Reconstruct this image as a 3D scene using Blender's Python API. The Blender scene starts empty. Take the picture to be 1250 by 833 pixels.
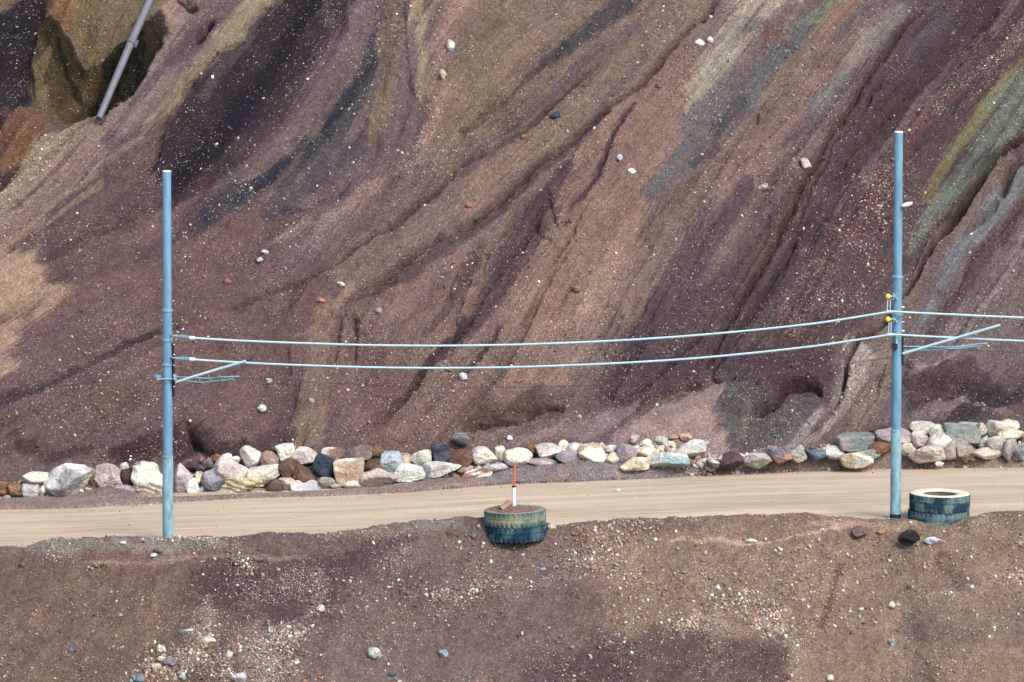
import bpy, bmesh, math, random
import numpy as np
from mathutils import Vector, Matrix
R = math.radians
sc = bpy.context.scene
col = sc.collection

# ------------------------------------------------------------------ camera
FPX = 5550.0                      # focal length in photo pixels (photo 1250 x 833)
PITCH = R(6.11)
CAM = np.array([0.0, -150 * math.cos(R(8.5)), 150 * math.sin(R(8.5))])
FWD = np.array([0, math.cos(PITCH), -math.sin(PITCH)])
UPV = np.array([0, math.sin(PITCH), math.cos(PITCH)])
cd = bpy.data.cameras.new('camera'); cam = bpy.data.objects.new('camera', cd); col.objects.link(cam)
cam.location = CAM; cam.rotation_euler = (math.pi / 2 - PITCH, 0, 0)
cd.sensor_width = 36; cd.lens = FPX / 1250 * 36; cd.clip_start = 1; cd.clip_end = 3000
sc.camera = cam

# ------------------------------------------------------------------ light: bright overcast, soft sun from the upper right
SUN_EL, SUN_AZ = R(46), R(34)     # azimuth measured from -Y (towards the camera) to +X
w = bpy.data.worlds.new('World'); sc.world = w; w.use_nodes = True
nt = w.node_tree; bg = nt.nodes['Background']
sky = nt.nodes.new('ShaderNodeTexSky'); sky.sky_type = 'NISHITA'; sky.sun_disc = False
sky.sun_elevation = SUN_EL; sky.air_density = 1.0; sky.dust_density = 4.0; sky.ozone_density = 1.0
sdir = Vector((math.sin(SUN_AZ) * math.cos(SUN_EL), -math.cos(SUN_AZ) * math.cos(SUN_EL), math.sin(SUN_EL)))
sky.sun_rotation = math.atan2(sdir.x, sdir.y)
nt.links.new(sky.outputs[0], bg.inputs[0]); bg.inputs[1].default_value = 0.14
sl = bpy.data.lights.new('sun', 'SUN'); sl.energy = 1.25; sl.angle = R(22); sl.color = (1.0, 0.95, 0.89)
so = bpy.data.objects.new('sun', sl); col.objects.link(so)
so.rotation_euler = sdir.to_track_quat('Z', 'Y').to_euler(); so.location = (30, -40, 60)
sc.view_settings.view_transform = 'Standard'; sc.view_settings.look = 'None'
sc.view_settings.exposure = 1.10; sc.view_settings.gamma = 1.0; sc.view_settings.use_curve_mapping = False
ALB = 0.80                        # displayed colour -> base colour

# ------------------------------------------------------------------ projection helpers (for reading places off the photo)
def proj(X, Y, Z):
    dy, dz = Y - CAM[1], Z - CAM[2]
    f = dy * FWD[1] + dz * FWD[2]; u = dy * UPV[1] + dz * UPV[2]
    return 625 + FPX * X / f, 416.5 - FPX * u / f
def ray(px, py):
    return np.array([(px - 625) / FPX, 0, 0]) + FWD - UPV * ((py - 416.5) / FPX)
def at_y(px, py, y):
    d = ray(px, py); return CAM + d * ((y - CAM[1]) / d[1])
BETA = R(38); TB = math.tan(BETA); Y0 = 11.6; SL = 0.030
def at_slope(px, py, off=0.0):
    """point of the pit wall's mean plane (moved out by off metres) seen at that place"""
    d = ray(px, py)               # z = TB*(y-Y0) + SL*x + off/cos
    k = off / math.cos(BETA)
    t = (TB * (CAM[1] - Y0) + SL * CAM[0] + k - CAM[2]) / (d[2] - TB * d[1] - SL * d[0])
    return CAM + d * t

def lin(c):
    c = np.asarray(c, float) / 255.0
    return np.where(c <= 0.04045, c / 12.92, ((c + 0.055) / 1.055) ** 2.4)
def alb(c): return lin(c) * ALB

# ------------------------------------------------------------------ noise
_rt = np.random.RandomState(11).rand(16, 256, 256).astype(np.float32)
def vn(x, y, s=0):
    t = _rt[s % 16]; xi = np.floor(x).astype(np.int64); yi = np.floor(y).astype(np.int64)
    fx = (x - xi); fy = (y - yi); fx = fx * fx * (3 - 2 * fx); fy = fy * fy * (3 - 2 * fy)
    xi &= 255; yi &= 255; x1 = (xi + 1) & 255; y1 = (yi + 1) & 255
    return (t[yi, xi] * (1 - fx) + t[yi, x1] * fx) * (1 - fy) + (t[y1, xi] * (1 - fx) + t[y1, x1] * fx) * fy
def fbm(x, y, s=0, o=4, g=0.5):
    a = 1.0; v = 0; n = 0
    for i in range(o):
        v = v + a * vn(x * 2 ** i + 17.3 * i, y * 2 ** i + 9.1 * i, s + i); n += a; a *= g
    return v / n                  # 0..1
def sst(a, b, x):
    t = np.clip((x - a) / (b - a), 0, 1); return t * t * (3 - 2 * t)

# ------------------------------------------------------------------ mesh helpers
def mesh_obj(name, verts, faces, mat=None, parent=None, smooth=True, colors=None):
    """faces: (n,k) int array or list"""
    me = bpy.data.meshes.new(name)
    V = np.asarray(verts, np.float32)
    if isinstance(faces, np.ndarray):
        n, k = faces.shape
        me.vertices.add(len(V)); me.vertices.foreach_set('co', V.ravel())
        me.loops.add(n * k); me.loops.foreach_set('vertex_index', faces.ravel().astype(np.int32))
        me.polygons.add(n); me.polygons.foreach_set('loop_start', np.arange(0, n * k, k, dtype=np.int32))
        me.update(calc_edges=True)
    else:
        me.from_pydata([tuple(v) for v in V.tolist()], [], faces)
    if smooth: me.polygons.foreach_set('use_smooth', np.ones(len(me.polygons), bool))
    if colors is not None:
        a = me.color_attributes.new('Col', 'FLOAT_COLOR', 'POINT')
        c = np.ones((len(V), 4), np.float32); c[:, :3] = colors.reshape(-1, 3); a.data.foreach_set('color', c.ravel())
    if mat: me.materials.append(mat)
    o = bpy.data.objects.new(name, me); col.objects.link(o)
    if parent: o.parent = parent
    return o
def grid_obj(name, X, Y, Z, mat, colors):
    n, m = X.shape; i = np.arange(n * m).reshape(n, m)
    f = np.stack([i[:-1, :-1], i[:-1, 1:], i[1:, 1:], i[1:, :-1]], -1).reshape(-1, 4)
    return mesh_obj(name, np.stack([X, Y, Z], -1).reshape(-1, 3), f, mat, None, True, colors)
def tag(o, label=None, cat=None, group=None, kind=None):
    if label: o['label'] = label
    if cat: o['category'] = cat
    if group: o['group'] = group
    if kind: o['kind'] = kind
    return o
def empty(name, loc, label, cat, group=None):
    o = bpy.data.objects.new(name, None); col.objects.link(o); o.location = loc; o.empty_display_size = .3
    return tag(o, label, cat, group)

class MB:
    """collects tubes, boxes and lathes into one mesh (world coordinates, moved to the parent's frame on build)"""
    def __init__(s): s.v = []; s.f = []
    def add(s, v, f):
        b = len(s.v); s.v += [tuple(map(float, p)) for p in v]; s.f += [[b + i for i in q] for q in f]; return s
    def tube(s, pts, rad, n=16, cap=True):
        pts = [Vector(p) for p in pts]
        if not hasattr(rad, '__len__'): rad = [rad] * len(pts)
        ring = []; ref = Vector((0, 1, 0.01))
        for i, p in enumerate(pts):
            t = (pts[min(i + 1, len(pts) - 1)] - pts[max(i - 1, 0)]).normalized()
            a = t.cross(ref)
            if a.length < .1: a = t.cross(Vector((1, 0, 0)))
            a.normalize(); b = t.cross(a).normalized()
            ring.append([p + (a * math.cos(2 * math.pi * k / n) + b * math.sin(2 * math.pi * k / n)) * rad[i] for k in range(n)])
        v = [q for r in ring for q in r]; f = []
        for i in range(len(pts) - 1):
            for k in range(n):
                f.append([i * n + k, i * n + (k + 1) % n, (i + 1) * n + (k + 1) % n, (i + 1) * n + k])
        if cap: f.append(list(range(n))[::-1]); f.append([(len(pts) - 1) * n + k for k in range(n)])
        return s.add(v, f)
    def box(s, c, size, rz=0, rx=0, ry=0):
        m = Matrix.Rotation(rz, 3, 'Z') @ Matrix.Rotation(ry, 3, 'Y') @ Matrix.Rotation(rx, 3, 'X')
        bm = bmesh.new(); bmesh.ops.create_cube(bm, size=1)
        for v in bm.verts: v.co = Vector((v.co.x * size[0], v.co.y * size[1], v.co.z * size[2]))
        bmesh.ops.bevel(bm, geom=bm.edges[:], offset=min(size) * .12, segments=2, affect='EDGES')
        bm.verts.index_update(); v = [m @ q.co + Vector(c) for q in bm.verts]; f = [[q.index for q in p.verts] for p in bm.faces]
        bm.free(); return s.add(v, f)
    def ball(s, c, r, n=14):
        v = []; f = []
        for i in range(n // 2 + 1):
            a = math.pi * i / (n // 2)
            for k in range(n):
                b = 2 * math.pi * k / n
                v.append((c[0] + r[0] * math.sin(a) * math.cos(b), c[1] + r[1] * math.sin(a) * math.sin(b), c[2] + r[2] * math.cos(a)))
        for i in range(n // 2):
            for k in range(n): f.append([i * n + k, (i + 1) * n + k, (i + 1) * n + (k + 1) % n, i * n + (k + 1) % n])
        return s.add(v, f)
    def build(s, name, mat, parent=None, smooth=True):
        off = Vector(parent.location) if parent else Vector((0, 0, 0))
        v = np.array(s.v) - np.array(off)
        o = mesh_obj(name, v, s.f, mat, parent, False)
        if smooth:
            try: o.data.set_sharp_from_angle(angle=R(40))
            except Exception: pass
            o.data.polygons.foreach_set('use_smooth', np.ones(len(o.data.polygons), bool))
        return o

# ------------------------------------------------------------------ materials
def N(nt, t, **k):
    n = nt.nodes.new(t)
    for a, b in k.items(): setattr(n, a, b)
    return n
def new_mat(name, rough=0.9, spec=0.2, metal=0.0):
    m = bpy.data.materials.new(name); m.use_nodes = True; b = m.node_tree.nodes['Principled BSDF']
    b.inputs['Roughness'].default_value = rough; b.inputs['Specular IOR Level'].default_value = spec
    b.inputs['Metallic'].default_value = metal
    return m, m.node_tree, b
def noise(nt, vec, scale, detail=4, rough=.6):
    n = N(nt, 'ShaderNodeTexNoise'); n.inputs['Scale'].default_value = scale; n.inputs['Detail'].default_value = detail
    n.inputs['Roughness'].default_value = rough; nt.links.new(vec, n.inputs['Vector']); return n.outputs['Fac']
def maprange(nt, v, a, b, c, d):
    n = N(nt, 'ShaderNodeMapRange'); nt.links.new(v, n.inputs[0])
    for i, x in enumerate((a, b, c, d)): n.inputs[i + 1].default_value = x
    return n.outputs[0]
def math_(nt, op, a, b):
    n = N(nt, 'ShaderNodeMath', operation=op)
    for i, x in enumerate((a, b)):
        if isinstance(x, (int, float)): n.inputs[i].default_value = x
        else: nt.links.new(x, n.inputs[i])
    return n.outputs[0]
def vscale(nt, colr, f):
    n = N(nt, 'ShaderNodeVectorMath', operation='SCALE'); nt.links.new(colr, n.inputs[0]); nt.links.new(f, n.inputs['Scale']); return n.outputs[0]
def earth_mat(name, fine=14.0, amp=.55, bump=.5, stretch=(1, 1, 1), specks=True, bdist=.06):
    m, nt, b = new_mat(name, .95, .12)
    g = N(nt, 'ShaderNodeNewGeometry'); mp = N(nt, 'ShaderNodeMapping'); mp.inputs['Scale'].default_value = stretch
    nt.links.new(g.outputs['Position'], mp.inputs['Vector']); P = mp.outputs[0]
    at = N(nt, 'ShaderNodeAttribute'); at.attribute_name = 'Col'
    a1 = noise(nt, P, fine, 3, .7); a2 = noise(nt, P, fine * .16, 5, .6)
    f = math_(nt, 'ADD', maprange(nt, a1, .25, .75, 1 - amp * .5, 1 + amp * .5), maprange(nt, a2, .3, .7, -.14, .14))
    c = vscale(nt, at.outputs['Color'], f)
    if specks:
        v = N(nt, 'ShaderNodeTexVoronoi'); v.inputs['Scale'].default_value = fine * .9; nt.links.new(P, v.inputs['Vector'])
        sep = N(nt, 'ShaderNodeSeparateColor'); nt.links.new(v.outputs['Color'], sep.inputs[0])
        # small stones in the matrix: each cell a tint of its own, only near the cell's centre
        k = math_(nt, 'MULTIPLY', maprange(nt, v.outputs['Distance'], .30, .42, 1, 0), maprange(nt, sep.outputs[0], .55, .7, 0, 1))
        hsv = N(nt, 'ShaderNodeHueSaturation'); nt.links.new(c, hsv.inputs['Color'])
        nt.links.new(maprange(nt, sep.outputs[1], 0, 1, .46, .54), hsv.inputs['Hue'])
        nt.links.new(maprange(nt, sep.outputs[2], 0, 1, .6, 1.9), hsv.inputs['Value'])
        mx = N(nt, 'ShaderNodeMix', data_type='RGBA'); nt.links.new(k, mx.inputs['Factor'])
        nt.links.new(c, mx.inputs['A']); nt.links.new(hsv.outputs[0], mx.inputs['B']); c = mx.outputs['Result']
    nt.links.new(c, b.inputs['Base Color'])
    bp = N(nt, 'ShaderNodeBump'); bp.inputs['Strength'].default_value = bump; bp.inputs['Distance'].default_value = bdist
    h = math_(nt, 'ADD', a1, math_(nt, 'MULTIPLY', noise(nt, P, fine * .35, 4, .7), 2.0))
    nt.links.new(h, bp.inputs['Height']); nt.links.new(bp.outputs[0], b.inputs['Normal'])
    return m
M_SLOPE = earth_mat('pit_wall_soil', 17, 1.1, 1.0, (1, 1, 1), True, .14)
M_BANK = earth_mat('bank_soil', 18, 1.1, 1.0, (1, 1, 1), True, .12)
M_ROAD = earth_mat('packed_dirt', 8, .16, .35, (.16, 1, 1), False, .03)
M_GRAVEL = earth_mat('gravel_stone', 22, .3, .2, (1, 1, 1), False, .02)
M_ROCK = earth_mat('boulder_stone', 9, .5, 1.0, (1, 1, 1), False, .10)
def paint_mat(name, rgb, rough=.5, spec=.4, var=.18, metal=0, sc_=(1, 1, .25), f=6.0):
    m, nt, b = new_mat(name, rough, spec, metal)
    g = N(nt, 'ShaderNodeNewGeometry'); mp = N(nt, 'ShaderNodeMapping'); mp.inputs['Scale'].default_value = sc_
    nt.links.new(g.outputs['Position'], mp.inputs['Vector'])
    a = noise(nt, mp.outputs[0], f, 4, .6); k = N(nt, 'ShaderNodeRGB'); k.outputs[0].default_value = (*[float(x) for x in alb(rgb)], 1)
    c = vscale(nt, k.outputs[0], maprange(nt, a, .3, .7, 1 - var, 1 + var)); nt.links.new(c, b.inputs['Base Color'])
    bp = N(nt, 'ShaderNodeBump'); bp.inputs['Strength'].default_value = .15; bp.inputs['Distance'].default_value = .01
    nt.links.new(a, bp.inputs['Height']); nt.links.new(bp.outputs[0], b.inputs['Normal'])
    return m
# ------------------------------------------------------------------ painting soils and shaping relief on a surface grid
class Field:
    """a surface grid with, per point, where it lies (U,V: the place read off the photo), soil colour, relief and stone density"""
    def __init__(s, X, Y, Z, base):
        s.X, s.Y, s.Z = X, Y, Z; s.U, s.V = proj(X, Y, Z)
        s.U0, s.V0 = s.U.copy(), s.V.copy()
        s.C = np.ones(X.shape + (3,), np.float32) * lin(base).astype(np.float32)
        s.D = np.zeros(X.shape, np.float32); s.S = np.ones(X.shape, np.float32)
        s.edge = np.zeros(X.shape, np.float32); s.smoothm = np.zeros(X.shape, np.float32)
    def _box(s, P, m):
        P = np.asarray(P, float); u0, v0 = P[:, 0].min() - m, P[:, 1].min() - m; u1, v1 = P[:, 0].max() + m, P[:, 1].max() + m
        k = (s.U > u0) & (s.U < u1) & (s.V > v0) & (s.V < v1)
        r = np.where(k.any(1))[0]; c = np.where(k.any(0))[0]
        if len(r) == 0: return None
        return slice(r[0], r[-1] + 1), slice(c[0], c[-1] + 1)
    def _dist(s, P, sl):
        U, V = s.U[sl], s.V[sl]; P = np.asarray(P, float)
        best = np.full(U.shape, 1e9); sg = np.zeros(U.shape); wd = np.zeros(U.shape); tt = np.zeros(U.shape)
        L = np.hypot(*(P[1:, :2] - P[:-1, :2]).T); cum = np.concatenate([[0], np.cumsum(L)]); tot = cum[-1]
        for i in range(len(P) - 1):
            a, b = P[i], P[i + 1]; dx, dy = b[0] - a[0], b[1] - a[1]; l2 = dx * dx + dy * dy
            t = np.clip(((U - a[0]) * dx + (V - a[1]) * dy) / l2, 0, 1)
            ex, ey = U - a[0] - t * dx, V - a[1] - t * dy; d = np.hypot(ex, ey); k = d < best
            best = np.where(k, d, best); sg = np.where(k, np.sign(dx * (V - a[1]) - dy * (U - a[0])), sg)
            wd = np.where(k, a[2] + (b[2] - a[2]) * t, wd); tt = np.where(k, (cum[i] + t * L[i]) / tot, tt)
        return best, sg, np.maximum(wd, .5), tt
    def stroke(s, P, c, a=.9, soft=.35, dens=None, rag=.75, smooth=None):
        """a band of soil of colour c along P=[(x,y,halfwidth)...], ragged along the fall line"""
        wm = max(p[2] for p in P); sl = s._box(P, wm * 1.7)
        if sl is None: return
        d, sg, wd, t = s._dist(P, sl)
        q = 1 - d / wd + rag * s.edge[sl]
        al = (sst(0, soft * 1.25, q) * a)[..., None].astype(np.float32)
        s.C[sl] = s.C[sl] * (1 - al) + lin(c).astype(np.float32) * al
        if dens is not None: s.S[sl] = s.S[sl] * (1 - al[..., 0]) + dens * al[..., 0]
        if smooth is not None: s.smoothm[sl] = np.maximum(s.smoothm[sl], al[..., 0] * smooth)
    def poly(s, P, c, a=.9, soft=10, dens=None, rag=12, smooth=None):
        """an area of soil inside polygon P"""
        P = [(p[0], p[1], 1) for p in P]; P2 = P + [P[0]]; sl = s._box(P, 30)
        if sl is None: return
        d, sg, wd, t = s._dist(P2, sl); U, V = s.U[sl], s.V[sl]; ins = np.zeros(U.shape, bool)
        for i in range(len(P)):
            x0, y0 = P2[i][:2]; x1, y1 = P2[i + 1][:2]
            if y0 == y1: continue
            ins ^= ((V > y0) != (V > y1)) & (U < (x1 - x0) * (V - y0) / (y1 - y0) + x0)
        q = np.where(ins, d, -d) + rag * s.edge[sl]
        al = (sst(-soft * .5, soft * .5, q) * a)[..., None].astype(np.float32)
        s.C[sl] = s.C[sl] * (1 - al) + lin(c).astype(np.float32) * al
        if dens is not None: s.S[sl] = s.S[sl] * (1 - al[..., 0]) + dens * al[..., 0]
        if smooth is not None: s.smoothm[sl] = np.maximum(s.smoothm[sl], al[..., 0] * smooth)
        return sl, al[..., 0]
    def gully(s, P, depth, asym=0.0, levee=.10, ends=.08, wob=1.0):
        wm = max(p[2] for p in P); sl = s._box(P, wm * 5)
        if sl is None: return
        d, sg, wd, t = s._dist(P, sl); wd = wd * wob
        w_ = np.where(sg > 0, wd * (1 + asym), wd * (1 - asym))
        e = sst(0, ends, t) * sst(0, ends, 1 - t)
        r = d / w_ * (.8 + .5 * fbm(s.U0[sl] / 9, s.V0[sl] / 9, 4, 3)); e = e * (.55 + .85 * fbm(s.U0[sl] / 16, s.V0[sl] / 16, 9, 3))
        s.D[sl] += (e * depth * (-np.exp(-r ** 2 * 1.2) + levee * np.exp(-((r - 1.9) / .8) ** 2))).astype(np.float32)
    def scarp(s, P, h, reach=6.0):
        """ground on the left-hand side (looking along P) stands h higher, dying out over reach half-widths"""
        wm = max(p[2] for p in P); sl = s._box(P, wm * (reach + 1))
        if sl is None: return
        d, sg, wd, t = s._dist(P, sl); e = sst(0, .15, t) * sst(0, .15, 1 - t); r = d / wd
        s.D[sl] += (e * h * np.where(sg < 0, sst(0, 1, r) * np.exp(-np.maximum(r - 1, 0) / reach * 2), -.35 * sst(0, .6, r) * np.exp(-r / reach * 4))).astype(np.float32)
    def blob(s, x, y, rx, ry, h, rot=0, p=2):
        sl = s._box([(x - rx * 2, y - ry * 2), (x + rx * 2, y + ry * 2)], max(rx, ry))
        if sl is None: return
        c_, s_ = math.cos(R(rot)), math.sin(R(rot)); dx, dy = s.U[sl] - x, s.V[sl] - y
        a = (dx * c_ + dy * s_) / rx; b = (-dx * s_ + dy * c_) / ry
        s.D[sl] += (h * np.exp(-(a * a + b * b) ** (p / 2))).astype(np.float32)

def lic(src, ax, ay, L, step=1.0):
    """smear a noise along the fall lines (ax, ay in grid cells)"""
    n, m = src.shape; J, I = np.meshgrid(np.arange(m, dtype=np.float32), np.arange(n, dtype=np.float32)); acc = src.copy()
    for sgn in (1, -1):
        x, y = J.copy(), I.copy()
        for k in range(L):
            xi = np.clip(x, 0, m - 1).astype(np.int32); yi = np.clip(y, 0, n - 1).astype(np.int32)
            x += sgn * step * ax[yi, xi]; y += sgn * step * ay[yi, xi]
            xi = np.clip(x, 0, m - 1).astype(np.int32); yi = np.clip(y, 0, n - 1).astype(np.int32)
            acc += src[yi, xi]
    acc -= acc.mean(); return acc / acc.std()
def blur(a, r):
    r = max(1, int(r))
    for ax in (0, 1):
        for _ in range(2):
            c = np.cumsum(np.pad(a, [(r + 1, r) if k == ax else (0, 0) for k in (0, 1)], mode='edge'), axis=ax)
            k = 2 * r + 1
            a = (c[k:] - c[:-k]) / k if ax == 0 else (c[:, k:] - c[:, :-k]) / k
    return a
def std(a): return (a - a.mean()) / a.std()

# ---- the road's far edge and the foot of the rock berm, read off the photo
EDGE = [(-300, 632), (0, 622), (100, 620), (200, 614), (300, 608), (400, 606), (480, 602), (560, 596), (620, 591), (700, 588), (800, 584), (900, 578), (1000, 575), (1100, 572), (1250, 570), (1550, 560)]
FOOT = [(-300, 620), (0, 610), (60, 606), (200, 605), (300, 605), (400, 599), (460, 595), (500, 587), (560, 584), (600, 582), (640, 573), (700, 570), (760, 573), (830, 573), (870, 577), (930, 573), (1000, 565), (1045, 572), (1100, 568), (1180, 566), (1250, 561), (1550, 550)]
def road_pt(px, py):
    d = ray(px, py); t = (SL * CAM[0] - CAM[2]) / (d[2] - SL * d[0]); return CAM + d * t
E_ = np.array([road_pt(*p) for p in EDGE]); F_ = np.array([at_slope(*p) for p in FOOT])
def edge_y(x): return np.interp(x, E_[:, 0], E_[:, 1]) + .10 * (fbm(x * .5, x * 0, 3, 4) - .5)
def foot_yz(x):
    y = np.interp(x, F_[:, 0], F_[:, 1]); return y, TB * (y - Y0) + SL * x

# ================================================================== the pit wall
DX, DY = 0.042, 0.034
gx = np.arange(-26, 26, DX); gy = np.arange(8.0, 35.0, DY)
GX, GY = np.meshgrid(gx, gy)
fy, fz = foot_yz(GX); ey = edge_y(GX)
ramp_t = np.clip((GY - ey) / np.maximum(fy - ey, .4), 0, 1)
ramp = SL * GX + .10 + ramp_t ** 1.3 * (fz - SL * GX - .05)
plane = TB * (GY - Y0) + SL * GX
GZ = np.where(GY < ey, SL * GX + .10 - np.clip((ey - GY) * 4, 0, .35), np.where(GY < fy, ramp, np.maximum(plane, ramp)))
S = Field(GX, GY, GZ, (112, 94, 86))
wallm = sst(.3, 1.6, GY - fy)               # 0 on the verge, 1 on the wall

# fall lines: angle of the streaks (degrees, down to the left) read at scattered places
FL = np.array([(60,250,50),(100,40,62),(250,80,56),(220,150,52),(350,120,56),(440,60,62),(478,60,84),(490,150,80),(300,300,38),(100,330,32),(100,450,28),(250,420,31),(60,530,15),(300,520,25),(390,450,82),(350,480,85),(500,330,38),(560,420,52),(480,490,52),(640,300,55),(600,180,38),(700,170,37),(640,60,42),(560,60,45),(740,130,48),(700,230,55),(820,130,55),(720,400,66),(650,420,62),(830,300,58),(780,450,56),(930,120,52),(900,250,56),(950,380,60),(1000,200,50),(1050,100,48),(1050,300,55),(1150,80,47),(1200,200,50),(1150,350,60),(1200,300,55),(1230,450,35),(1050,480,50),(820,520,25),(930,500,40),(650,510,28)], float)
U_, V_ = S.U[::6, ::6], S.V[::6, ::6]; num = 0; den = 0
for x, y, a in FL:
    w_ = 1 / (((U_ - x) ** 2 + (V_ - y) ** 2) + 900) ** 1.4; num = num + w_ * a; den = den + w_
ang = R(1) * (num / den)
ang = ang + .22 * (fbm(U_ / 60, V_ / 60, 5, 3) - .5)
ang = np.repeat(np.repeat(ang, 6, 0), 6, 1)[:S.U.shape[0], :S.U.shape[1]]
ang = blur(ang, 5)
fx_, fy_ = -np.cos(ang), -np.sin(ang) / .68 * math.cos(BETA)
nn = np.hypot(fx_ / DX, fy_ / DY); ax_, ay_ = (fx_ / DX / nn).astype(np.float32), (fy_ / DY / nn).astype(np.float32)
rs = np.random.RandomState(5)
w0 = rs.rand(*GX.shape).astype(np.float32)
w1 = rs.rand(*GX.shape).astype(np.float32); w2 = rs.rand(*GX.shape).astype(np.float32)
L_fine = lic(std(w0), ax_, ay_, 22)
L_mid = lic(std(blur(w1, 3)), ax_, ay_, 34, 2.0)
L_wide = lic(std(blur(w2, 10)), ax_, ay_, 40, 4.0)
w3 = blur(rs.rand(*GX.shape).astype(np.float32), 5)
L_b = lic(std(w3), ax_, ay_, 40, 2.5)
S.edge = np.clip(.42 * L_mid + .25 * L_fine + .35 * L_b, -2, 2).astype(np.float32) * .85
# bend the reading places a little, so no band has a ruled edge
S.U = S.U + 10 * (fbm(S.U0 / 38, S.V0 / 38, 1, 5) - .5); S.V = S.V + 10 * (fbm(S.U0 / 38 + 40, S.V0 / 38, 2, 5) - .5)
S.U = S.U + 5 * (fbm(S.U0 / 8, S.V0 / 8, 5, 3) - .5); S.V = S.V + 5 * (fbm(S.U0 / 8 + 7, S.V0 / 8, 6, 3) - .5)

st, po, gu = S.stroke, S.poly, S.gully
# ---- broad areas
po([(-60,-60),(330,-60),(200,200),(60,330),(-60,400)], (108,88,80), .9, 30)
po([(0,300),(60,260),(200,200),(420,260),(520,300),(560,560),(-80,560),(-80,330)], (108,84,77), .9, 30, 1.2)
po([(520,-40),(860,-40),(720,160),(520,300),(430,360),(380,300),(520,200)], (122,102,80), .85, 30, 1.0)
po([(860,20),(700,165),(440,370),(380,420),(440,540),(620,540),(760,300),(830,120)], (120,96,83), .85, 30, 1.2)
po([(740,130),(870,60),(860,170),(780,260),(760,360),(700,480),(620,480),(650,330)], (132,107,84), .75, 40, 1.6)
po([(960,40),(1060,60),(960,220),(860,330),(780,400),(720,380),(830,200)], (122,100,84), .8, 30, 1.3)
po([(1120,-40),(1300,-40),(1300,130),(1100,330),(960,500),(720,500),(760,400),(900,300),(1010,180)], (88,70,72), .9, 30, .9)
po([(1130,300),(1300,180),(1300,560),(1040,540),(1060,440)], (108,93,87), .85, 30, .8)
po([(430,240),(540,190),(560,240),(420,330),(330,330),(360,280)], (112,92,88), .8, 30, 1.0)
# ---- upper left: consolidated knobs, olive and ochre
po([(-60,-60),(70,-60),(60,40),(40,90),(45,150),(0,175),(-60,200)], (56,42,56), .95, 14, .6, 8)
po([(52,-60),(110,-60),(92,30),(78,62),(60,45)], (126,96,54), .95, 8, .4, 4)
po([(104,-60),(215,-60),(196,20),(160,52),(125,72),(104,72),(86,52),(94,20)], (112,98,64), .95, 8, .9, 4)
po([(40,50),(62,36),(80,55),(104,74),(125,72),(160,52),(196,30),(160,80),(130,112),(90,130),(50,145),(40,110)], (80,70,38), .95, 6, .6, 5)
po([(46,80),(62,120),(90,135),(40,165),(40,110)], (98,88,55), .8, 8, .6, 5)
po([(10,145),(38,132),(58,140),(60,175),(40,198),(4,205),(0,170)], (116,82,52), .95, 8, .5, 4)
po([(-60,205),(4,205),(40,196),(30,225),(-60,300)], (74,52,44), .9, 8, .6, 5)
st([(150,105,14),(115,140,16),(70,175,17),(40,210,18),(0,255,20),(-40,300,20)], (124,116,86), .9, .4, 3.2)
st([(-30,20,10),(20,-20,16)], (112,98,62), .8, .4, .6)
st([(215,20,14),(160,90,20),(120,160,22),(60,230,24),(0,290,24)], (126,104,92), .85, .4, 1.4)
st([(235,10,10),(215,28,12),(190,70,12),(150,130,10)], (134,116,98), .8, .5, 1.2)
st([(255,25,10),(200,75,10),(170,110,8),(130,165,8)], (92,72,80), .7, .5, .5)
st([(330,-20,22),(300,18,22),(275,45,16),(255,65,12),(215,110,9),(180,145,8)], (126,118,86), .95, .35, .5, .35)
st([(215,90,14),(190,120,16),(150,150,14)], (120,106,88), .7, .5, .5)
st([(240,95,6),(195,140,7),(160,175,8),(120,200,8),(60,245,9),(0,300,10)], (136,112,86), .8, .4, .8)
st([(200,190,26),(140,220,28),(60,290,24)], (102,80,72), .75, .5, .7)
st([(60,320,16),(160,260,22),(230,215,18)], (84,64,62), .6, .5, .7)
# ---- the dark purple face and the slate bands
po([(395,-40),(440,-40),(420,30),(395,90),(360,140),(320,190),(262,235),(205,250),(193,205),(212,155),(240,105),(282,62),(325,15),(345,-40)], (58,44,60), .92, 14, .5, 14, .5)
st([(385,-10,10),(350,50,14),(300,120,20),(250,190,24),(215,225,16)], (46,33,52), .8, .5, .3, .6, .5)
st([(312,20,9),(285,70,8),(250,118,6)], (92,78,86), .6, .5, .4)
st([(410,-30,16),(395,30,18),(350,110,16),(320,170,22),(270,230,20),(230,280,16)], (84,66,70), .75, .5, 2.4)
st([(455,-20,12),(430,40,14),(400,90,16),(375,125,12),(340,165,10),(300,210,9),(262,240,7)], (108,92,94), .6, .8, .8, 1.0)
st([(470,0,8),(462,50,22),(440,110,28),(395,160,28),(340,215,26),(285,255,18),(250,275,10)], (68,65,78), .85, .6, 1.2, 1.0)
st([(455,70,8),(420,130,9),(375,175,9),(330,220,8),(290,250,6)], (50,50,64), .6, .8, .9, 1.2)
st([(455,160,18),(420,190,26),(370,230,24),(330,262,16)], (86,76,86), .85, .5, .7)
st([(445,210,10),(400,240,12),(350,262,10)], (70,58,70), .6, .5, .7)
# ---- the ochre column
st([(478,-30,18),(476,30,16),(472,80,16),(466,140,16),(455,170,10)], (122,100,72), .75, .7, 1.4)
st([(512,-30,14),(514,40,15),(516,90,14),(508,120,8)], (140,124,92), .85, .5, .6)
st([(495,40,8),(500,90,13),(502,140,16),(478,195,24),(440,230,22)], (112,92,88), .85, .5, .5)
st([(545,-30,20),(540,60,20),(532,120,16),(520,160,14),(480,215,12),(400,262,12),(330,300,10)], (134,108,92), .8, .5, 3.4)
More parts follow.
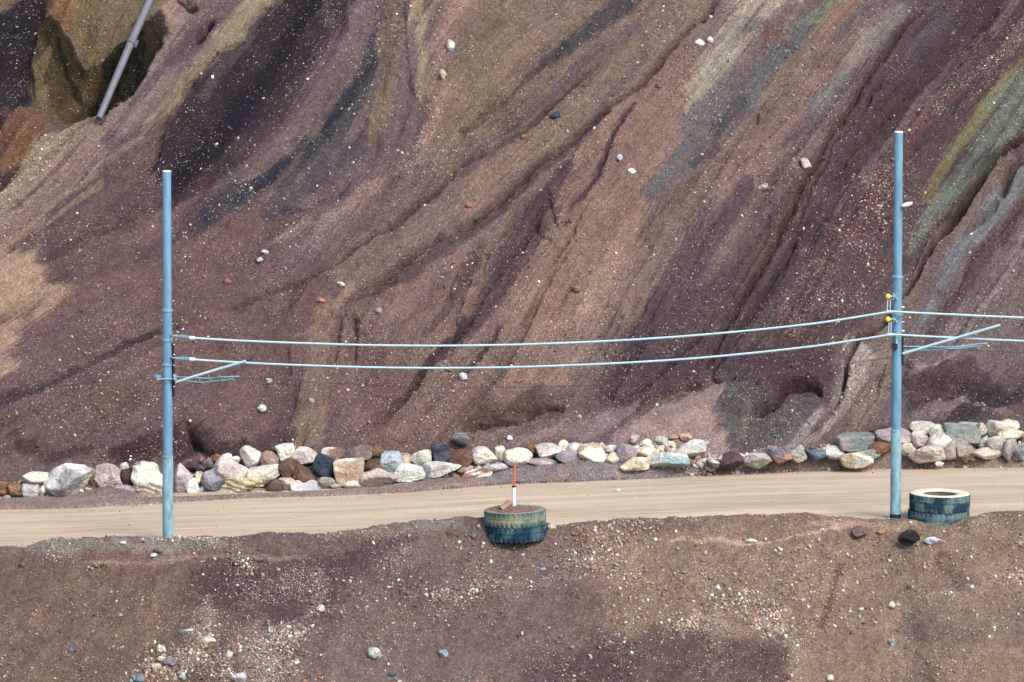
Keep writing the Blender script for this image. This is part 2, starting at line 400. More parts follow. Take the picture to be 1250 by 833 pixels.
# ---- centre
st([(660,-30,26),(610,60,34),(570,110,30)], (122,108,74), .6, .6, .9)
st([(810,-40,20),(760,0,18),(700,52,15),(650,90,12),(600,130,8),(565,160,6)], (74,68,72), .85, .4, .5)
st([(770,30,16),(720,72,17),(660,130,18),(610,165,18),(560,210,12)], (96,76,78), .75, .5, .7)
st([(860,-20,18),(800,40,14),(745,85,10)], (118,104,80), .7, .5, 1.2)
st([(735,70,6),(690,108,7),(640,152,7),(580,190,6),(520,240,6),(450,290,6),(400,330,6)], (122,102,86), .6, .8, .9, 1.0)
st([(850,25,7),(800,75,7),(760,112,6)], (124,102,82), .6, .8, .8)
st([(755,125,5),(700,170,9),(640,220,12),(560,290,12),(500,335,10),(430,368,6)], (92,74,70), .85, .4, .3, .4, .6)
st([(430,355,7),(405,378,8),(380,395,5),(360,410,5)], (134,114,90), .7, .7, .4)
st([(470,330,8),(560,265,8),(640,205,6)], (118,98,88), .6, .5, .6)
st([(775,130,6),(750,170,8),(728,215,10),(700,255,9),(690,280,6)], (82,62,70), .9, .5, .5)
st([(690,205,10),(665,245,22),(640,290,26),(615,335,20),(590,385,13),(560,410,8)], (82,64,70), .85, .45, .6)
st([(640,250,8),(605,300,8),(580,350,6),(565,400,4)], (118,96,84), .7, .5)
st([(570,395,9),(545,425,7),(520,455,6),(490,490,5),(462,515,5)], (78,60,62), .9, .4, .4)
st([(590,300,8),(575,330,8),(555,370,6),(520,415,6)], (86,68,68), .7, .5)
st([(610,405,4),(590,430,5),(565,455,3)], (82,62,60), .8, .5, .4)
st([(740,250,14),(715,330,16),(700,400,14),(655,440,12)], (126,110,84), .5, .6, 1.2)
st([(730,390,10),(690,420,16),(640,440,12)], (112,92,84), .6, .6)
# column left of centre
st([(390,385,24),(385,440,26),(375,500,30),(370,560,34)], (124,104,80), .8, .5, .9)
st([(440,395,14),(470,460,30),(455,520,26)], (106,78,72), .75, .6, 1.8)
st([(340,440,16),(335,490,20),(345,520,16)], (98,74,68), .7, .5, 1.6)
# ---- slate tongue right of centre and the green-grey fans
st([(965,-40,22),(918,0,24),(885,50,24),(862,95,20),(845,135,12)], (140,138,108), .8, .7, .7)
st([(1080,-60,18),(1020,0,14),(975,45,13),(945,85,11)], (112,112,84), .85, .5, 1.0)
st([(985,40,12),(930,90,22),(895,130,33),(860,175,36),(830,215,26),(800,245,12)], (92,92,94), .88, .7, .9, .8, .3)
st([(905,130,10),(870,180,12),(845,205,9)], (72,70,78), .7, .5, .5)
st([(960,60,6),(940,40,7),(925,72,3)], (110,72,60), .6, .5)
st([(938,110,4),(925,145,6),(890,180,5),(845,225,6),(800,262,6)], (116,104,78), .7, .5, .7)
st([(1030,100,9),(1005,130,13),(980,160,9),(955,180,5)], (82,78,84), .85, .5, .5)
st([(1095,20,14),(1060,70,16),(1020,110,12),(985,160,10)], (118,114,96), .7, .6, 1.0)
st([(1070,-30,14),(1030,20,16),(1000,70,14)], (134,104,78), .6, .6, 1.6)
st([(985,170,14),(940,210,16),(880,250,18),(840,300,12)], (122,98,92), .6, .6, 1.4)
st([(915,230,14),(880,270,20),(850,310,24),(820,350,22),(780,410,18),(750,460,10)], (86,68,78), .8, .5, .7)
# right valley
st([(1135,10,7),(1100,45,8),(1065,95,9),(1040,140,10),(1005,190,12),(975,245,10),(935,300,9),(905,360,9),(875,420,9),(850,480,6)], (98,76,60), .6, .6, .7)
st([(1260,-60,36),(1180,40,34),(1110,120,30),(1060,175,26),(1020,230,16)], (80,62,68), .9, .5, .5)
st([(1130,-40,16),(1150,20,14),(1110,60,12)], (84,80,86), .6, .6, .5)
st([(1130,110,20),(1075,160,22),(1040,215,14)], (88,66,56), .6, .6, .4)
st([(1270,-20,8),(1200,45,10),(1150,100,10),(1110,150,10),(1060,205,8),(1020,250,8),(980,300,8)], (112,102,104), .6, .6, .4, 1.0)
st([(1260,20,14),(1195,85,14),(1150,130,16),(1110,175,22),(1075,240,34),(1040,300,38),(1000,360,30),(970,400,20)], (102,72,68), .85, .45, 3.0)
st([(1080,270,18),(1040,330,22),(1000,380,14)], (92,76,82), .5, .6, 2.4)
st([(1265,50,10),(1210,120,14),(1170,180,16),(1130,240,10)], (114,106,58), .85, .6, 1.2)
st([(1135,190,12),(1110,250,12),(1080,310,10),(1060,350,8)], (96,78,68), .7, .5, .8)
st([(1270,80,22),(1225,140,22),(1190,190,22),(1155,235,18),(1130,275,10),(1110,300,6)], (98,112,92), .85, .6, 1.8)
st([(1250,165,7),(1215,190,8),(1180,235,6),(1150,275,5)], (84,70,50), .6, .5, .3)
st([(1230,195,10),(1200,225,11),(1165,275,11),(1140,310,11),(1110,365,14),(1075,420,10)], (116,98,78), .6, .6, .8)
st([(1270,190,10),(1215,245,12),(1170,305,11),(1140,350,8),(1125,390,6)], (98,110,114), .6, .6, .7, 1.0)
st([(1270,225,10),(1215,290,12),(1170,345,12),(1130,410,8)], (92,68,66), .85, .4, 1.2)
st([(1270,270,16),(1220,330,18),(1180,390,18),(1150,440,14)], (128,112,102), .8, .5, .8)
st([(1240,290,6),(1190,370,8),(1160,430,6)], (98,84,80), .6, .5)
st([(1060,400,12),(1040,430,12),(1020,470,10),(1000,500,6)], (112,84,62), .6, .5)
st([(1050,425,14),(1030,465,20),(1000,505,22),(950,545,20),(900,560,14)], (142,134,118), .9, .4, 2.4)
st([(1090,430,16),(1075,480,22),(1040,525,26)], (122,104,84), .85, .5, 2.4)
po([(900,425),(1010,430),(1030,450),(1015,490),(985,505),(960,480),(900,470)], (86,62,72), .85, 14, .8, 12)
po([(1095,460),(1260,455),(1260,500),(1180,520),(1110,505)], (72,60,66), .85, 14, 1.0, 12)
st([(1115,470,16),(1150,462,18),(1190,452,8)], (92,66,66), .8, .5, .5)
st([(1120,450,6),(1160,432,8),(1185,425,4)], (138,122,108), .7, .5, .5)
st([(1120,505,9),(1170,490,12),(1240,505,8)], (128,110,100), .7, .5, .7)
po([(124,74),(160,54),(198,26),(210,40),(176,92),(136,122),(96,124),(104,100)], (48,40,26), .9, 6, .3, 5)  # deep shade of the recess under the knobs, put into the soil colour
po([(46,52),(62,40),(84,62),(104,78),(80,84),(56,70)], (58,48,30), .7, 8, .3, 5)  # same recess shade, painted under the ochre knob
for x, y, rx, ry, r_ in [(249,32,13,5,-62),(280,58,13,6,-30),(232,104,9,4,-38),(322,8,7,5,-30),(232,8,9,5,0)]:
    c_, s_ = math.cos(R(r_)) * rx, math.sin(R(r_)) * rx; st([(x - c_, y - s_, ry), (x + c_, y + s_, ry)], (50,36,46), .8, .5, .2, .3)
st([(60,70,5),(52,100,6),(50,130,6)], (112,98,56), .6, .6); st([(112,84,7),(92,104,8),(70,120,10)], (96,84,48), .55, .7); st([(70,135,8),(100,128,6),(140,118,5)], (104,96,62), .6, .6)
# bottom: undercut hollows and the pale aprons
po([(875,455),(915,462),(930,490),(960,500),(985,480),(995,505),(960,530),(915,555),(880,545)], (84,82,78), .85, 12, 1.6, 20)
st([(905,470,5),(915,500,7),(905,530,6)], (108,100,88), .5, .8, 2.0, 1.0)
po([(735,545),(760,520),(790,498),(850,480),(875,470),(878,540),(900,560),(740,565)], (138,118,106), .92, 10, .4, 12, .8)
st([(790,492,7),(830,478,10),(870,462,9)], (118,100,62), .75, .5, 1.0)
st([(760,500,8),(820,478,8),(860,462,5)], (80,52,54), .6, .5, .8)
st([(880,430,30),(820,440,34),(770,465,26)], (86,66,72), .7, .5, .9)
st([(570,520,10),(600,505,18),(650,495,20),(680,500,12)], (94,76,64), .9, .5, .5)
st([(600,545,8),(660,530,10),(740,515,14),(780,490,6)], (134,112,102), .7, .5, .6)
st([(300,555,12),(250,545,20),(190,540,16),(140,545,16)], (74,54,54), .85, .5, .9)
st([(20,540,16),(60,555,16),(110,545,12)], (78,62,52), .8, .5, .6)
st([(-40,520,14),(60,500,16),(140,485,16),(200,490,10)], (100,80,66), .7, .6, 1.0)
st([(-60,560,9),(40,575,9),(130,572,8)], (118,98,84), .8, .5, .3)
# left: sand tongue, grey rill
po([(-60,290),(5,298),(40,318),(76,356),(40,388),(12,405),(14,450),(-60,470)], (148,126,94), .85, 20, .6, 14, .6)
st([(0,300,9),(60,262,8),(120,225,8)], (136,114,84), .7, .5, .5)
st([(196,402,4),(150,425,5),(100,450,7),(50,468,8),(0,490,10),(-50,510,10)], (84,68,68), .9, .4, .4)
st([(60,345,8),(120,330,12),(200,300,12)], (92,72,68), .6, .5)
# the verge in front of the rocks
V2 = np.where(GY < fy + .2, 1.0, 0.0)
po([(-80,600),(640,570),(1300,545),(1300,580),(-80,650)], (138,120,104), .9, 6, .6, 3, .5)
st([(540,598,1.6),(620,592,2.2),(700,589,2.2),(800,585,2),(905,579,1.4)], (84,72,64), .85, .6, .3, .3)  # shadow line below the verge's raised lip, painted as a darker strip
st([(590,586,5),(640,583,10),(700,577,12),(760,577,9),(850,580,7)], (122,114,108), .95, .4, .8, .5, .6)
st([(100,603,6),(130,600,6),(160,604,4)], (120,110,104), .9, .4, .5)
st([(880,573,6),(960,568,8),(1000,571,6)], (112,104,100), .9, .4, .8)
# ---- tone variation along the fall lines (soil streaks)
def mute(C, k, lift=0.0):
    l = (C * np.array([.25, .6, .15])).sum(-1, keepdims=True); return C * (1 - k) + l * k
def grade(C, k, tone, con, mid):
    C = mute(C, k) * np.array(tone); l = (C * np.array([.25, .6, .15])).sum(-1, keepdims=True)
    return (C * np.clip(l / mid, .35, 2.2) ** con).astype(np.float32)
S.C = grade(S.C, .23, (1.11, 1.10, 1.21), .44, .115)
comb = .5 + .6 * sst(.42, .66, fbm(GX * .16 + 3, GY * .2, 6, 3))
grit_ = fbm(GX * 9, GY * 10, 3, 3, .8) - .5
S.C *= (1 + .55 * grit_)[..., None].astype(np.float32)
tint = np.exp((.10 * comb * np.clip(L_fine, -2, 2) + .075 * comb * L_mid + .065 * L_b) * (1 - .6 * S.smoothm) * (.35 + .65 * wallm))
S.C *= tint[..., None].astype(np.float32)
hue = np.clip(.5 * L_wide + .4 * L_mid, -2, 2) * .035 * wallm
S.C *= np.stack([1 + hue * .6, 1 + hue * .2, 1 - hue * 1.4], -1).astype(np.float32)
bl = fbm(GX * 1.1, GY * 1.3, 7, 6, .65) - .5
S.C *= (1 + .50 * bl)[..., None].astype(np.float32)

# ---- relief
rill = comb * np.minimum(L_mid, .5) * .036 + np.minimum(L_b, .5) * .050 + L_wide * .09 + comb * np.minimum(L_fine, .6) * .010
S.D += (wallm * rill * (1 - .55 * S.smoothm)).astype(np.float32)
where_ = sst(.36, .58, fbm(GX * .22 + 9, GY * .26, 10, 3)) * wallm * (1 - .7 * S.smoothm)
S.D -= (where_ * (.14 * sst(.8, 2.0, -L_mid) + .18 * sst(.9, 2.1, -L_b) * (.4 + fbm(GX * 4, GY * 4, 2, 3)))).astype(np.float32)
S.D += (wallm * ((fbm(GX * .16, GY * .2, 8, 3) - .5) * 1.2)).astype(np.float32)
clod = fbm(GX * 2.6, GY * 3.0, 9, 5, .75) - .5
S.D += (.17 * clod * (1 - .75 * S.smoothm) * (.35 + .65 * wallm)).astype(np.float32)
rub = np.clip(S.S - 1.3, 0, 2); S.D += (.05 * rub * (vn(GX * 6, GY * 7, 12) - .4)).astype(np.float32)
lum = (fbm(GX * .9, GY * 1.0, 13, 3) - .5); S.D += (.12 * lum * wallm).astype(np.float32)
# knobs in the upper left with the recess under them
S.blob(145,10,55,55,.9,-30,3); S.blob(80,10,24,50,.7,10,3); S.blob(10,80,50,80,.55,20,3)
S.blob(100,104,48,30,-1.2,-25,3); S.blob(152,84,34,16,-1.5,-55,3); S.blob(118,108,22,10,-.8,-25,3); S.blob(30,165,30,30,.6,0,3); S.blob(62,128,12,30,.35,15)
S.scarp([(210,30,4),(160,50,5),(125,70,5),(104,74,5),(86,56,5),(66,40,5),(46,50,4),(38,90,4),(44,140,4)], .5, 5)
gu([(200,45,5),(165,90,6),(135,120,5),(120,150,3)], .5, .2)
gu([(160,118,3),(120,126,4),(90,142,2.5)], .28); gu([(70,62,3),(84,84,3),(96,104,3)], .3)
# pockets along the purple face's rim
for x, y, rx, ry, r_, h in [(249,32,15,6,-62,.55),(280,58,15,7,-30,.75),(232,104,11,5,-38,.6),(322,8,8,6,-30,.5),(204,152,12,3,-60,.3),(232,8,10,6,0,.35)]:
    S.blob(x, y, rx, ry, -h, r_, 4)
S.scarp([(345,-20,3),(322,12,3),(300,40,3),(276,68,3),(255,90,3),(230,118,3),(208,155,3),(195,200,3),(188,225,3)], .38, 7)
gu([(205,100,2.5),(170,150,3),(120,190,3),(70,240,3)], .14, .3)
gu([(215,140,2),(180,180,2.5),(140,200,2)], .14, .3)
S.blob(225,190,20,55,-.45,35,2); S.blob(330,60,26,90,-.35,33,2)
gu([(440,100,2.5),(405,145,3),(365,180,3),(330,222,3),(285,262,3)], .16, .2)
gu([(430,140,2),(395,170,2.5),(350,215,2.5)], .12, .2)
S.scarp([(470,-20,5),(462,60,5),(462,120,5),(452,175,5),(430,225,5)], -.30, 6)
gu([(494,-20,2.5),(492,50,3),(500,100,3),(512,130,3)], .14)
# long cracks
gu([(885,-20,3),(862,20,3.5),(820,62,4),(790,97,5),(755,122,5),(735,142,4.5),(700,166,6),(640,216,7),(580,266,8),(520,304,8),(470,340,8),(430,366,7),(395,390,4)], .34, -.35, .05)
gu([(885,-20,2),(862,20,2.2),(820,62,2.4),(790,97,3),(755,122,3),(735,142,3),(700,164,3.4),(660,196,3),(610,240,3),(580,263,3),(520,301,3),(470,337,3),(432,362,2.5)], .62, 0, .05)
gu([(735,70,2),(690,110,2.2),(645,152,2.4),(600,180,2.4),(565,200,2.6),(535,228,2.6),(500,255,2.6),(450,292,2.4),(400,332,2)], .34, 0, .05)
S.scarp([(862,20,3),(820,60,3),(790,95,3.5),(755,120,4),(735,140,3.5),(700,163,4),(640,212,4),(580,262,4),(520,300,4),(470,336,4),(430,362,4)], .18, 5)
gu([(735,70,2.5),(690,110,3),(645,152,3.5),(600,180,3.5),(565,200,4),(535,228,4),(500,255,4),(450,292,4),(400,332,3),(340,360,3),(250,385,2.5)], .26, -.2)
for P in ([(720,12,2.5),(690,40,3),(655,72,3),(610,100,2.5)], [(700,50,2),(650,95,2.5),(600,128,2),(560,160,2)], [(690,75,2),(640,118,2),(585,150,2)], [(775,130,2.5),(748,172,4),(728,214,4),(705,250,3)], [(665,255,3),(650,280,3),(672,305,2)]): gu(P, .16, .2)
for P, h in (([(640,240,3),(605,300,4),(575,345,4),(555,400,3.5),(540,418,3)], .24), ([(680,240,3),(640,300,4),(600,355,5),(566,405,5),(535,436,4),(500,480,4),(462,518,3)], .30), ([(585,290,3),(560,335,3),(545,370,3),(518,410,2.5)], .18), ([(615,400,2.5),(590,432,2.5),(565,452,2)], .18), ([(720,330,2.5),(690,365,2.5),(665,395,2)], .12)): gu(P, h, .25)
S.blob(556,412,10,7,-.35,-50,3)
gu([(434,383,2.5),(436,410,3),(433,445,2.5)], .26); gu([(418,388,2.5),(414,415,3),(410,440,2)], .18)
gu([(352,418,3),(352,450,4),(345,500,4)], .22); gu([(370,510,4),(366,545,4)], .14)
gu([(225,395,2.5),(190,408,3),(140,430,4),(90,452,5),(40,472,5),(-20,495,5)], .20, -.2)
gu([(230,330,3),(160,352,3),(100,372,3)], .10); gu([(200,255,3),(140,280,3),(90,305,3)], .12)
for P in ([(700,230,2.5),(680,262,3),(655,300,3),(628,345,3),(600,390,2.5)], [(660,225,2),(632,262,2.5),(600,312,2.5),(585,350,2)], [(720,245,2),(700,290,2.5),(672,330,2)], [(668,235,1.8),(676,262,2),(680,282,1.5)]): gu(P, .2, .2, .08, .1)
# slate tongue edges and the right valley
gu([(938,112,2.5),(922,150,3),(885,188,3),(845,225,3),(800,262,3),(770,300,2.5)], .20, .3)
gu([(1045,60,2),(1010,100,2.5),(960,150,2.5),(920,190,2.5),(880,225,2)], .13, .2)
VAL = [(1140,0,3),(1114,25,4),(1090,62,5),(1062,100,5),(1040,140,5),(1010,182,6),(985,232,6),(950,292,6),(912,350,6),(882,410,5),(858,465,4)]
gu([(x, y, w_ * .7) for x, y, w_ in VAL], .16, .15, .1); gu([(x - 4, y, 2.2) for x, y, w_ in VAL], .42, 0, .05); gu([(x + 9 + 5 * math.sin(y / 40), y + 6, 2) for x, y, w_ in VAL[2:]], .22, 0, .05)
gu([(1225,0,3),(1180,60,3),(1130,105,3.5),(1085,140,4),(1050,180,4),(1010,225,4)], .22, .3)
gu([(1270,-10,3),(1200,50,3),(1150,100,3),(1110,150,3),(1060,210,3),(1020,255,3),(970,300,3)], .18)
gu([(1185,100,3),(1160,140,3),(1130,175,3),(1100,200,3)], .12)
gu([(1265,55,3),(1215,100,3),(1180,145,3),(1150,190,3)], .14)
for P in ([(990,260,3),(955,310,3),(920,370,3),(885,430,3),(868,455,2)], [(940,280,2.5),(900,340,3),(865,390,3),(835,430,3)], [(1000,330,3),(950,380,3),(900,440,3)], [(890,250,2.5),(850,300,3),(815,350,3),(780,410,3),(755,450,3)], [(860,270,2.5),(820,330,3),(790,370,3),(770,400,3)]): gu(P, .15, .2)
for P, h in (([(860,405,3),(820,440,3),(780,470,4),(755,492,4)], .22), ([(800,395,3),(775,430,4),(755,460,5),(742,490,5)], .30), ([(770,430,2.5),(752,455,3),(732,482,3)], .22), ([(830,430,2.5),(800,455,3),(775,485,3)], .18), ([(760,380,2.5),(745,410,2.5),(735,440,2.5)], .16)): gu(P, h, .2)
# the black cleft on the right
CL = [(1275,150,2.5),(1245,170,2.5),(1218,190,3),(1196,216,3.5),(1176,244,4.5),(1160,270,5),(1146,290,3),(1126,318,2.5),(1104,352,2.5),(1080,388,3),(1050,408,3.5),(1034,440,3),(1030,470,3),(1016,490,2.5)]
gu(CL, 1.5, -.2, .04, .12)
S.scarp([(1270,146,3),(1215,184,3),(1185,221,3),(1158,261,3),(1128,303,3),(1100,343,3)], .22, 8)
gu([(1255,186,3),(1236,200,4),(1228,222,5),(1222,232,3)], .9, 0); gu([(1222,235,2.5),(1195,262,3),(1175,285,2.5)], .35, 0)
gu([(1265,225,3),(1205,290,3),(1160,345,3),(1125,400,3)], .16); gu([(1265,270,3),(1205,345,3),(1165,410,3),(1140,445,3)], .16)
gu([(1080,440,3),(1068,480,4),(1040,520,4)], .18); gu([(1100,250,2.5),(1070,310,3),(1045,350,2.5)], .10)
gu([(1100,465,3),(1108,445,3),(1130,462,2)], .2)
# undercuts at the foot
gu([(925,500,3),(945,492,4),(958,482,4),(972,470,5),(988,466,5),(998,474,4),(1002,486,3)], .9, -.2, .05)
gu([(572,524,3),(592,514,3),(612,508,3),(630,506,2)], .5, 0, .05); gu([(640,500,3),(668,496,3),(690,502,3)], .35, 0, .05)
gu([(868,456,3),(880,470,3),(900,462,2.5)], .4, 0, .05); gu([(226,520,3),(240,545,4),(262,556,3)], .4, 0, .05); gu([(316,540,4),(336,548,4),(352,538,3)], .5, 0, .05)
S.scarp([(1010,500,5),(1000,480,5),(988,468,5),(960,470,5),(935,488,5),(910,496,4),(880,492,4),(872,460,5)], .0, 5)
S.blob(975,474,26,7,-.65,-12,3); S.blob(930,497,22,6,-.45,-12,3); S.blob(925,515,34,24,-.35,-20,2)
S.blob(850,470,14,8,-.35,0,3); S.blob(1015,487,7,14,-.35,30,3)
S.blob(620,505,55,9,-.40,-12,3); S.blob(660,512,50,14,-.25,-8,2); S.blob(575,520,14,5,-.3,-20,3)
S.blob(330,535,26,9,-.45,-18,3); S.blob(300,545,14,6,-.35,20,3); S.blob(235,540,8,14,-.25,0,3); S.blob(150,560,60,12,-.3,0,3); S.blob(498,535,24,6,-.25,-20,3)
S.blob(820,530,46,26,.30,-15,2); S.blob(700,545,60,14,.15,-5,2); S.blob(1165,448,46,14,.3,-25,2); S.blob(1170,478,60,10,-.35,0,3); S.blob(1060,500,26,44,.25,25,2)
S.blob(1190,500,70,9,.25,0,2)
for P in ([(760,540,2),(800,525,3),(840,520,2)], [(950,545,2.5),(985,520,3),(1010,498,2.5)], [(930,552,2.5),(965,530,3),(1000,512,2.5)]): gu(P, .10)
# gravel heaps and soil banked against the rocks
S.blob(690,577,80,8,.30,-3,4); S.blob(132,600,34,8,.30,0,3); S.blob(965,570,34,6,.25,0,3); S.blob(560,590,60,6,.10,-5,3)
vrut = (vn(GX * .25, GY * 5.0 - GX * .05, 4) - .5); S.D += (.07 * vrut * (1 - wallm) * sst(0, .3, GY - ey)).astype(np.float32)
S.D = np.maximum(S.D, -2.2)
S.D *= sst(-.05, .12, GY - ey).astype(np.float32)      # the lip itself stays put

gnx, gny, gnz = 0.0, -math.sin(BETA), math.cos(BETA)
tilt = wallm                                          # on the verge push straight up
PX = GX; PY = GY + S.D * gny * tilt; PZ = GZ + S.D * (gnz * tilt + (1 - tilt))

def mirror_index(v, n):
    v = np.abs(v); v = v % (2 * (n - 1)); return np.where(v > n - 1, 2 * (n - 1) - v, v).astype(int)
# margins beyond the frame: coarser, carrying on the same relief
def wing(start, step, grow, n):
    o = []; x = start
    for _ in range(n): x += step; step *= grow; o.append(x)
    return np.array(o)
n_, m_ = GX.shape
xl = wing(0, DX * 2, 1.05, 60) / DX
ci = np.concatenate([-xl[::-1], np.arange(m_), m_ - 1 + xl]); ri = np.concatenate([np.arange(n_), n_ - 1 + wing(0, DY * 2, 1.05, 56) / DY])
cj = mirror_index(np.where(ci < 0, ci, ci), m_); rj = np.where(ri > n_ - 1, 2 * (n_ - 1) - ri, ri).clip(0).astype(int)
CXI, RYI = np.meshgrid(ci, ri); CJ, RJ = np.meshgrid(cj, rj)
WX = gx[0] + CXI * DX; WY0 = gy[0] + RYI * DY
dyv = (PY - GY)[RJ, CJ]; Zrel = (PZ - GZ)[RJ, CJ]
f2, z2 = foot_yz(WX); e2 = edge_y(WX); rt = np.clip((WY0 - e2) / np.maximum(f2 - e2, .4), 0, 1)
rp = SL * WX + .10 + rt ** 1.3 * (z2 - SL * WX - .05); pl = TB * (WY0 - Y0) + SL * WX
WZ0 = np.where(WY0 < e2, SL * WX + .10 - np.clip((e2 - WY0) * 4, 0, .35), np.where(WY0 < f2, rp, np.maximum(pl, rp)))
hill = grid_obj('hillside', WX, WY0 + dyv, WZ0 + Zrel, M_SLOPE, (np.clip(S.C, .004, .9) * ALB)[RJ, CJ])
tag(hill, kind='structure'); hill['label'] = 'steep eroded pit wall of purple, brown and slate coloured scree'

# ================================================================== the haul road
rx = np.arange(-34, 34, .06); ry = np.arange(-.6, 12.9, .08)
RX, RY = np.meshgrid(rx, ry)
RU, RV = proj(RX, RY, SL * RX)
# wheel ruts run along the road, a little askew to it
k_ = RY - (edge_y(RX) - 11.0) * .75
rut = fbm(RX * .035, k_ * 2.6, 1, 5, .62) - .5; rut2 = fbm(RX * .12, k_ * 7.0, 6, 3) - .5
for c0, am, ph_, yy_ in ((.9, .5, .3, 3.2), (.7, .8, 2.0, 5.6), (.6, .6, 4.0, 7.9), (.8, .4, 1.2, 9.6)):
    for sd in (-.95, .95):
        dd_ = np.abs(k_ - (yy_ + am * np.sin(RX * .11 + ph_) + sd)); rut2 = rut2 - .16 * c0 * np.exp(-(dd_ / .16) ** 2) * (.5 + fbm(RX * .3, RY * .3, 2, 3)) * (1 + .35 * np.sin(RX * 22))
RZ = SL * RX + .06 * rut + .025 * rut2 + .02 * (fbm(RX * 1.5, RY * 1.5, 3, 3) - .5)
rc = np.ones(RX.shape + (3,)) * lin((178, 164, 143))
lightm = sst(.45, .62, fbm(RX * .05, k_ * .8, 2, 4)); rc = rc * (1 - .35 * lightm[..., None]) + lin((190, 177, 157)) * .35 * lightm[..., None]
rc *= (1 + .34 * rut + .26 * rut2)[..., None]
ed = sst(1.3, 0, edge_y(RX) - RY + .5 * (fbm(RX * .2, RY * 2, 4, 4) - .5))[..., None]; rc = rc * (1 - .6 * ed) + lin((168, 152, 136)) * .6 * ed
nr = sst(1.6, .2, RY + .8 * (fbm(RX * .4, RY, 9, 4) - .5))[..., None] * .35; rc = rc * (1 - nr) + lin((176, 158, 140)) * nr
gl = (sst(.62, .8, RU / 1250) * sst(-.3, .4, .5 - np.abs(k_ - 9.0)))[..., None] * .3; rc = rc * (1 - gl) + lin((170, 160, 146)) * gl
road = grid_obj('road', RX, RY, RZ, M_ROAD, np.clip(rc, .01, .9) * ALB); tag(road, kind='structure')
road['label'] = 'dusty tan haul road with faint wheel ruts'

# ================================================================== the near bank
CREST = [(-400,690),(-100,680),(0,674),(40,667),(60,661),(130,657),(165,660),(195,662),(230,661),(290,656),(330,652),(400,652),(450,645),(500,638),(560,633),(600,634),(650,636),(690,643),(720,638),(760,636),(850,632),(950,629),(985,628),(1010,631),(1050,634),(1080,638),(1104,638),(1112,634),(1124,640),(1136,645),(1148,647),(1162,642),(1174,634),(1186,629),(1210,626),(1250,626),(1500,618)]
YC = -.55
C_ = np.array([at_y(p[0], p[1], YC) for p in CREST])
BX_, BT = np.meshgrid(np.arange(-26, 26, .042), np.arange(-1.6, 11.5, .042))
def crest_z(x): return np.maximum(np.interp(x, C_[:, 0], C_[:, 2]), SL * x + .0) + .07 * (fbm(x * 1.9, x * 0 + 3, 2, 5) - .42)
TA = math.tan(R(34))
_cx = np.arange(-30, 30, .05); _cs = np.convolve(np.pad(crest_z(_cx), 60, mode='edge'), np.ones(121) / 121, 'valid')
cz = crest_z(BX_); kk_ = sst(.3, 3.2, BT); cz = cz * (1 - kk_) + np.interp(BX_, _cx, _cs) * kk_
BY = YC - BT * .83
BZ = np.where(BT > 0, cz - TA * (BT * .83) * sst(-.2, 1.4, BT) - .0, cz - .16 * BT ** 2 - np.clip(-BT - .5, 0, 2) * .5)
yc_shift = -.9 * np.exp(-((BX_ - (1147 - 625) / 37) / 1.25) ** 4)   # the crest swings out round the right-hand tyres
BY = BY + yc_shift * sst(-1.8, 0, BT)
BZ = BZ + yc_shift * .135 * sst(-1.8, 0, BT) * np.where(BT > 3, np.exp(-(BT - 3) / 2), 1)
B = Field(BX_, BY, BZ, (110, 92, 82))
ba = R(78) + 1.1 * (fbm(BX_ * .25, BT * .25, 3, 3) - .5)
bw = [std(blur(rs.rand(*BX_.shape).astype(np.float32), r)) for r in (1, 4)]
bax, bay = (-np.cos(ba)).astype(np.float32), np.sin(ba).astype(np.float32)
BL1 = lic(bw[0], bax, bay, 10); BL2 = lic(bw[1], bax, bay, 18, 2.0)
B.edge = (np.clip(.4 * BL2 + .3 * BL1, -2, 2) * .3 + (fbm(BX_ * 1.1, BT * 1.1, 6, 4) - .5) * 1.6).astype(np.float32)
tg_ = SL * BX_ - .06 + .10 * sst(.15, -.35, BY); BZ = BZ + np.maximum(tg_ - BZ, 0) * (BT < .4) * np.maximum(sst(.8, 1.5, np.abs(BX_ - 14.15)), sst(-1.0, -.5, BY)); B.Z = BZ
B.U = B.U + 22 * (fbm(B.U0 / 40, B.V0 / 40, 1, 5) - .5); B.V = B.V + 12 * (fbm(B.U0 / 40 + 40, B.V0 / 40, 2, 5) - .5)
st, po = B.stroke, B.poly
po([(-80,690),(300,680),(250,850),(-80,900)], (108,90,76), .9, 26, .8)
po([(350,640),(700,650),(700,900),(350,900)], (110,92,85), .8, 30, 1.0)
po([(700,630),(1300,620),(1300,900),(800,900)], (126,108,88), .9, 40, 1.0)
po([(220,690),(260,682),(330,668),(400,672),(520,640),(430,700),(400,760),(300,760),(230,740)], (84,66,68), .8, 26, 2.0, 24)
st([(300,735,18),(260,790,30),(240,830,30)], (98,82,72), .6, .6, .8)
st([(30,668,7),(100,665,11),(200,670,11),(290,664,8)], (118,112,100), .9, .5, 2.4)
st([(110,684,5),(180,688,5),(260,680,4),(380,676,4)], (138,118,104), .6, .5, .6)
st([(400,650,14),(470,645,14),(560,640,10)], (128,112,98), .7, .6, 1.0)
st([(500,642,8),(540,640,9),(590,650,10)], (114,112,104), .7, .6, 1.6)
st([(460,690,30),(520,720,40)], (100,80,78), .6, .7, 1.2)
po([(640,800),(760,780),(860,770),(950,790),(960,860),(640,860)], (88,70,70), .8, 26, 1.8, 26)
st([(560,780,20),(560,820,24)], (104,92,86), .6, .7, .8)
st([(560,740,16),(640,720,26),(760,730,26)], (108,90,82), .5, .7, 1.2)
st([(730,640,10),(780,650,14),(850,645,10)], (112,90,78), .7, .6, 1.4)
st([(815,664,3),(870,664,4),(935,662,3),(985,652,3),(1040,644,4)], (160,140,116), .85, .5, .8)
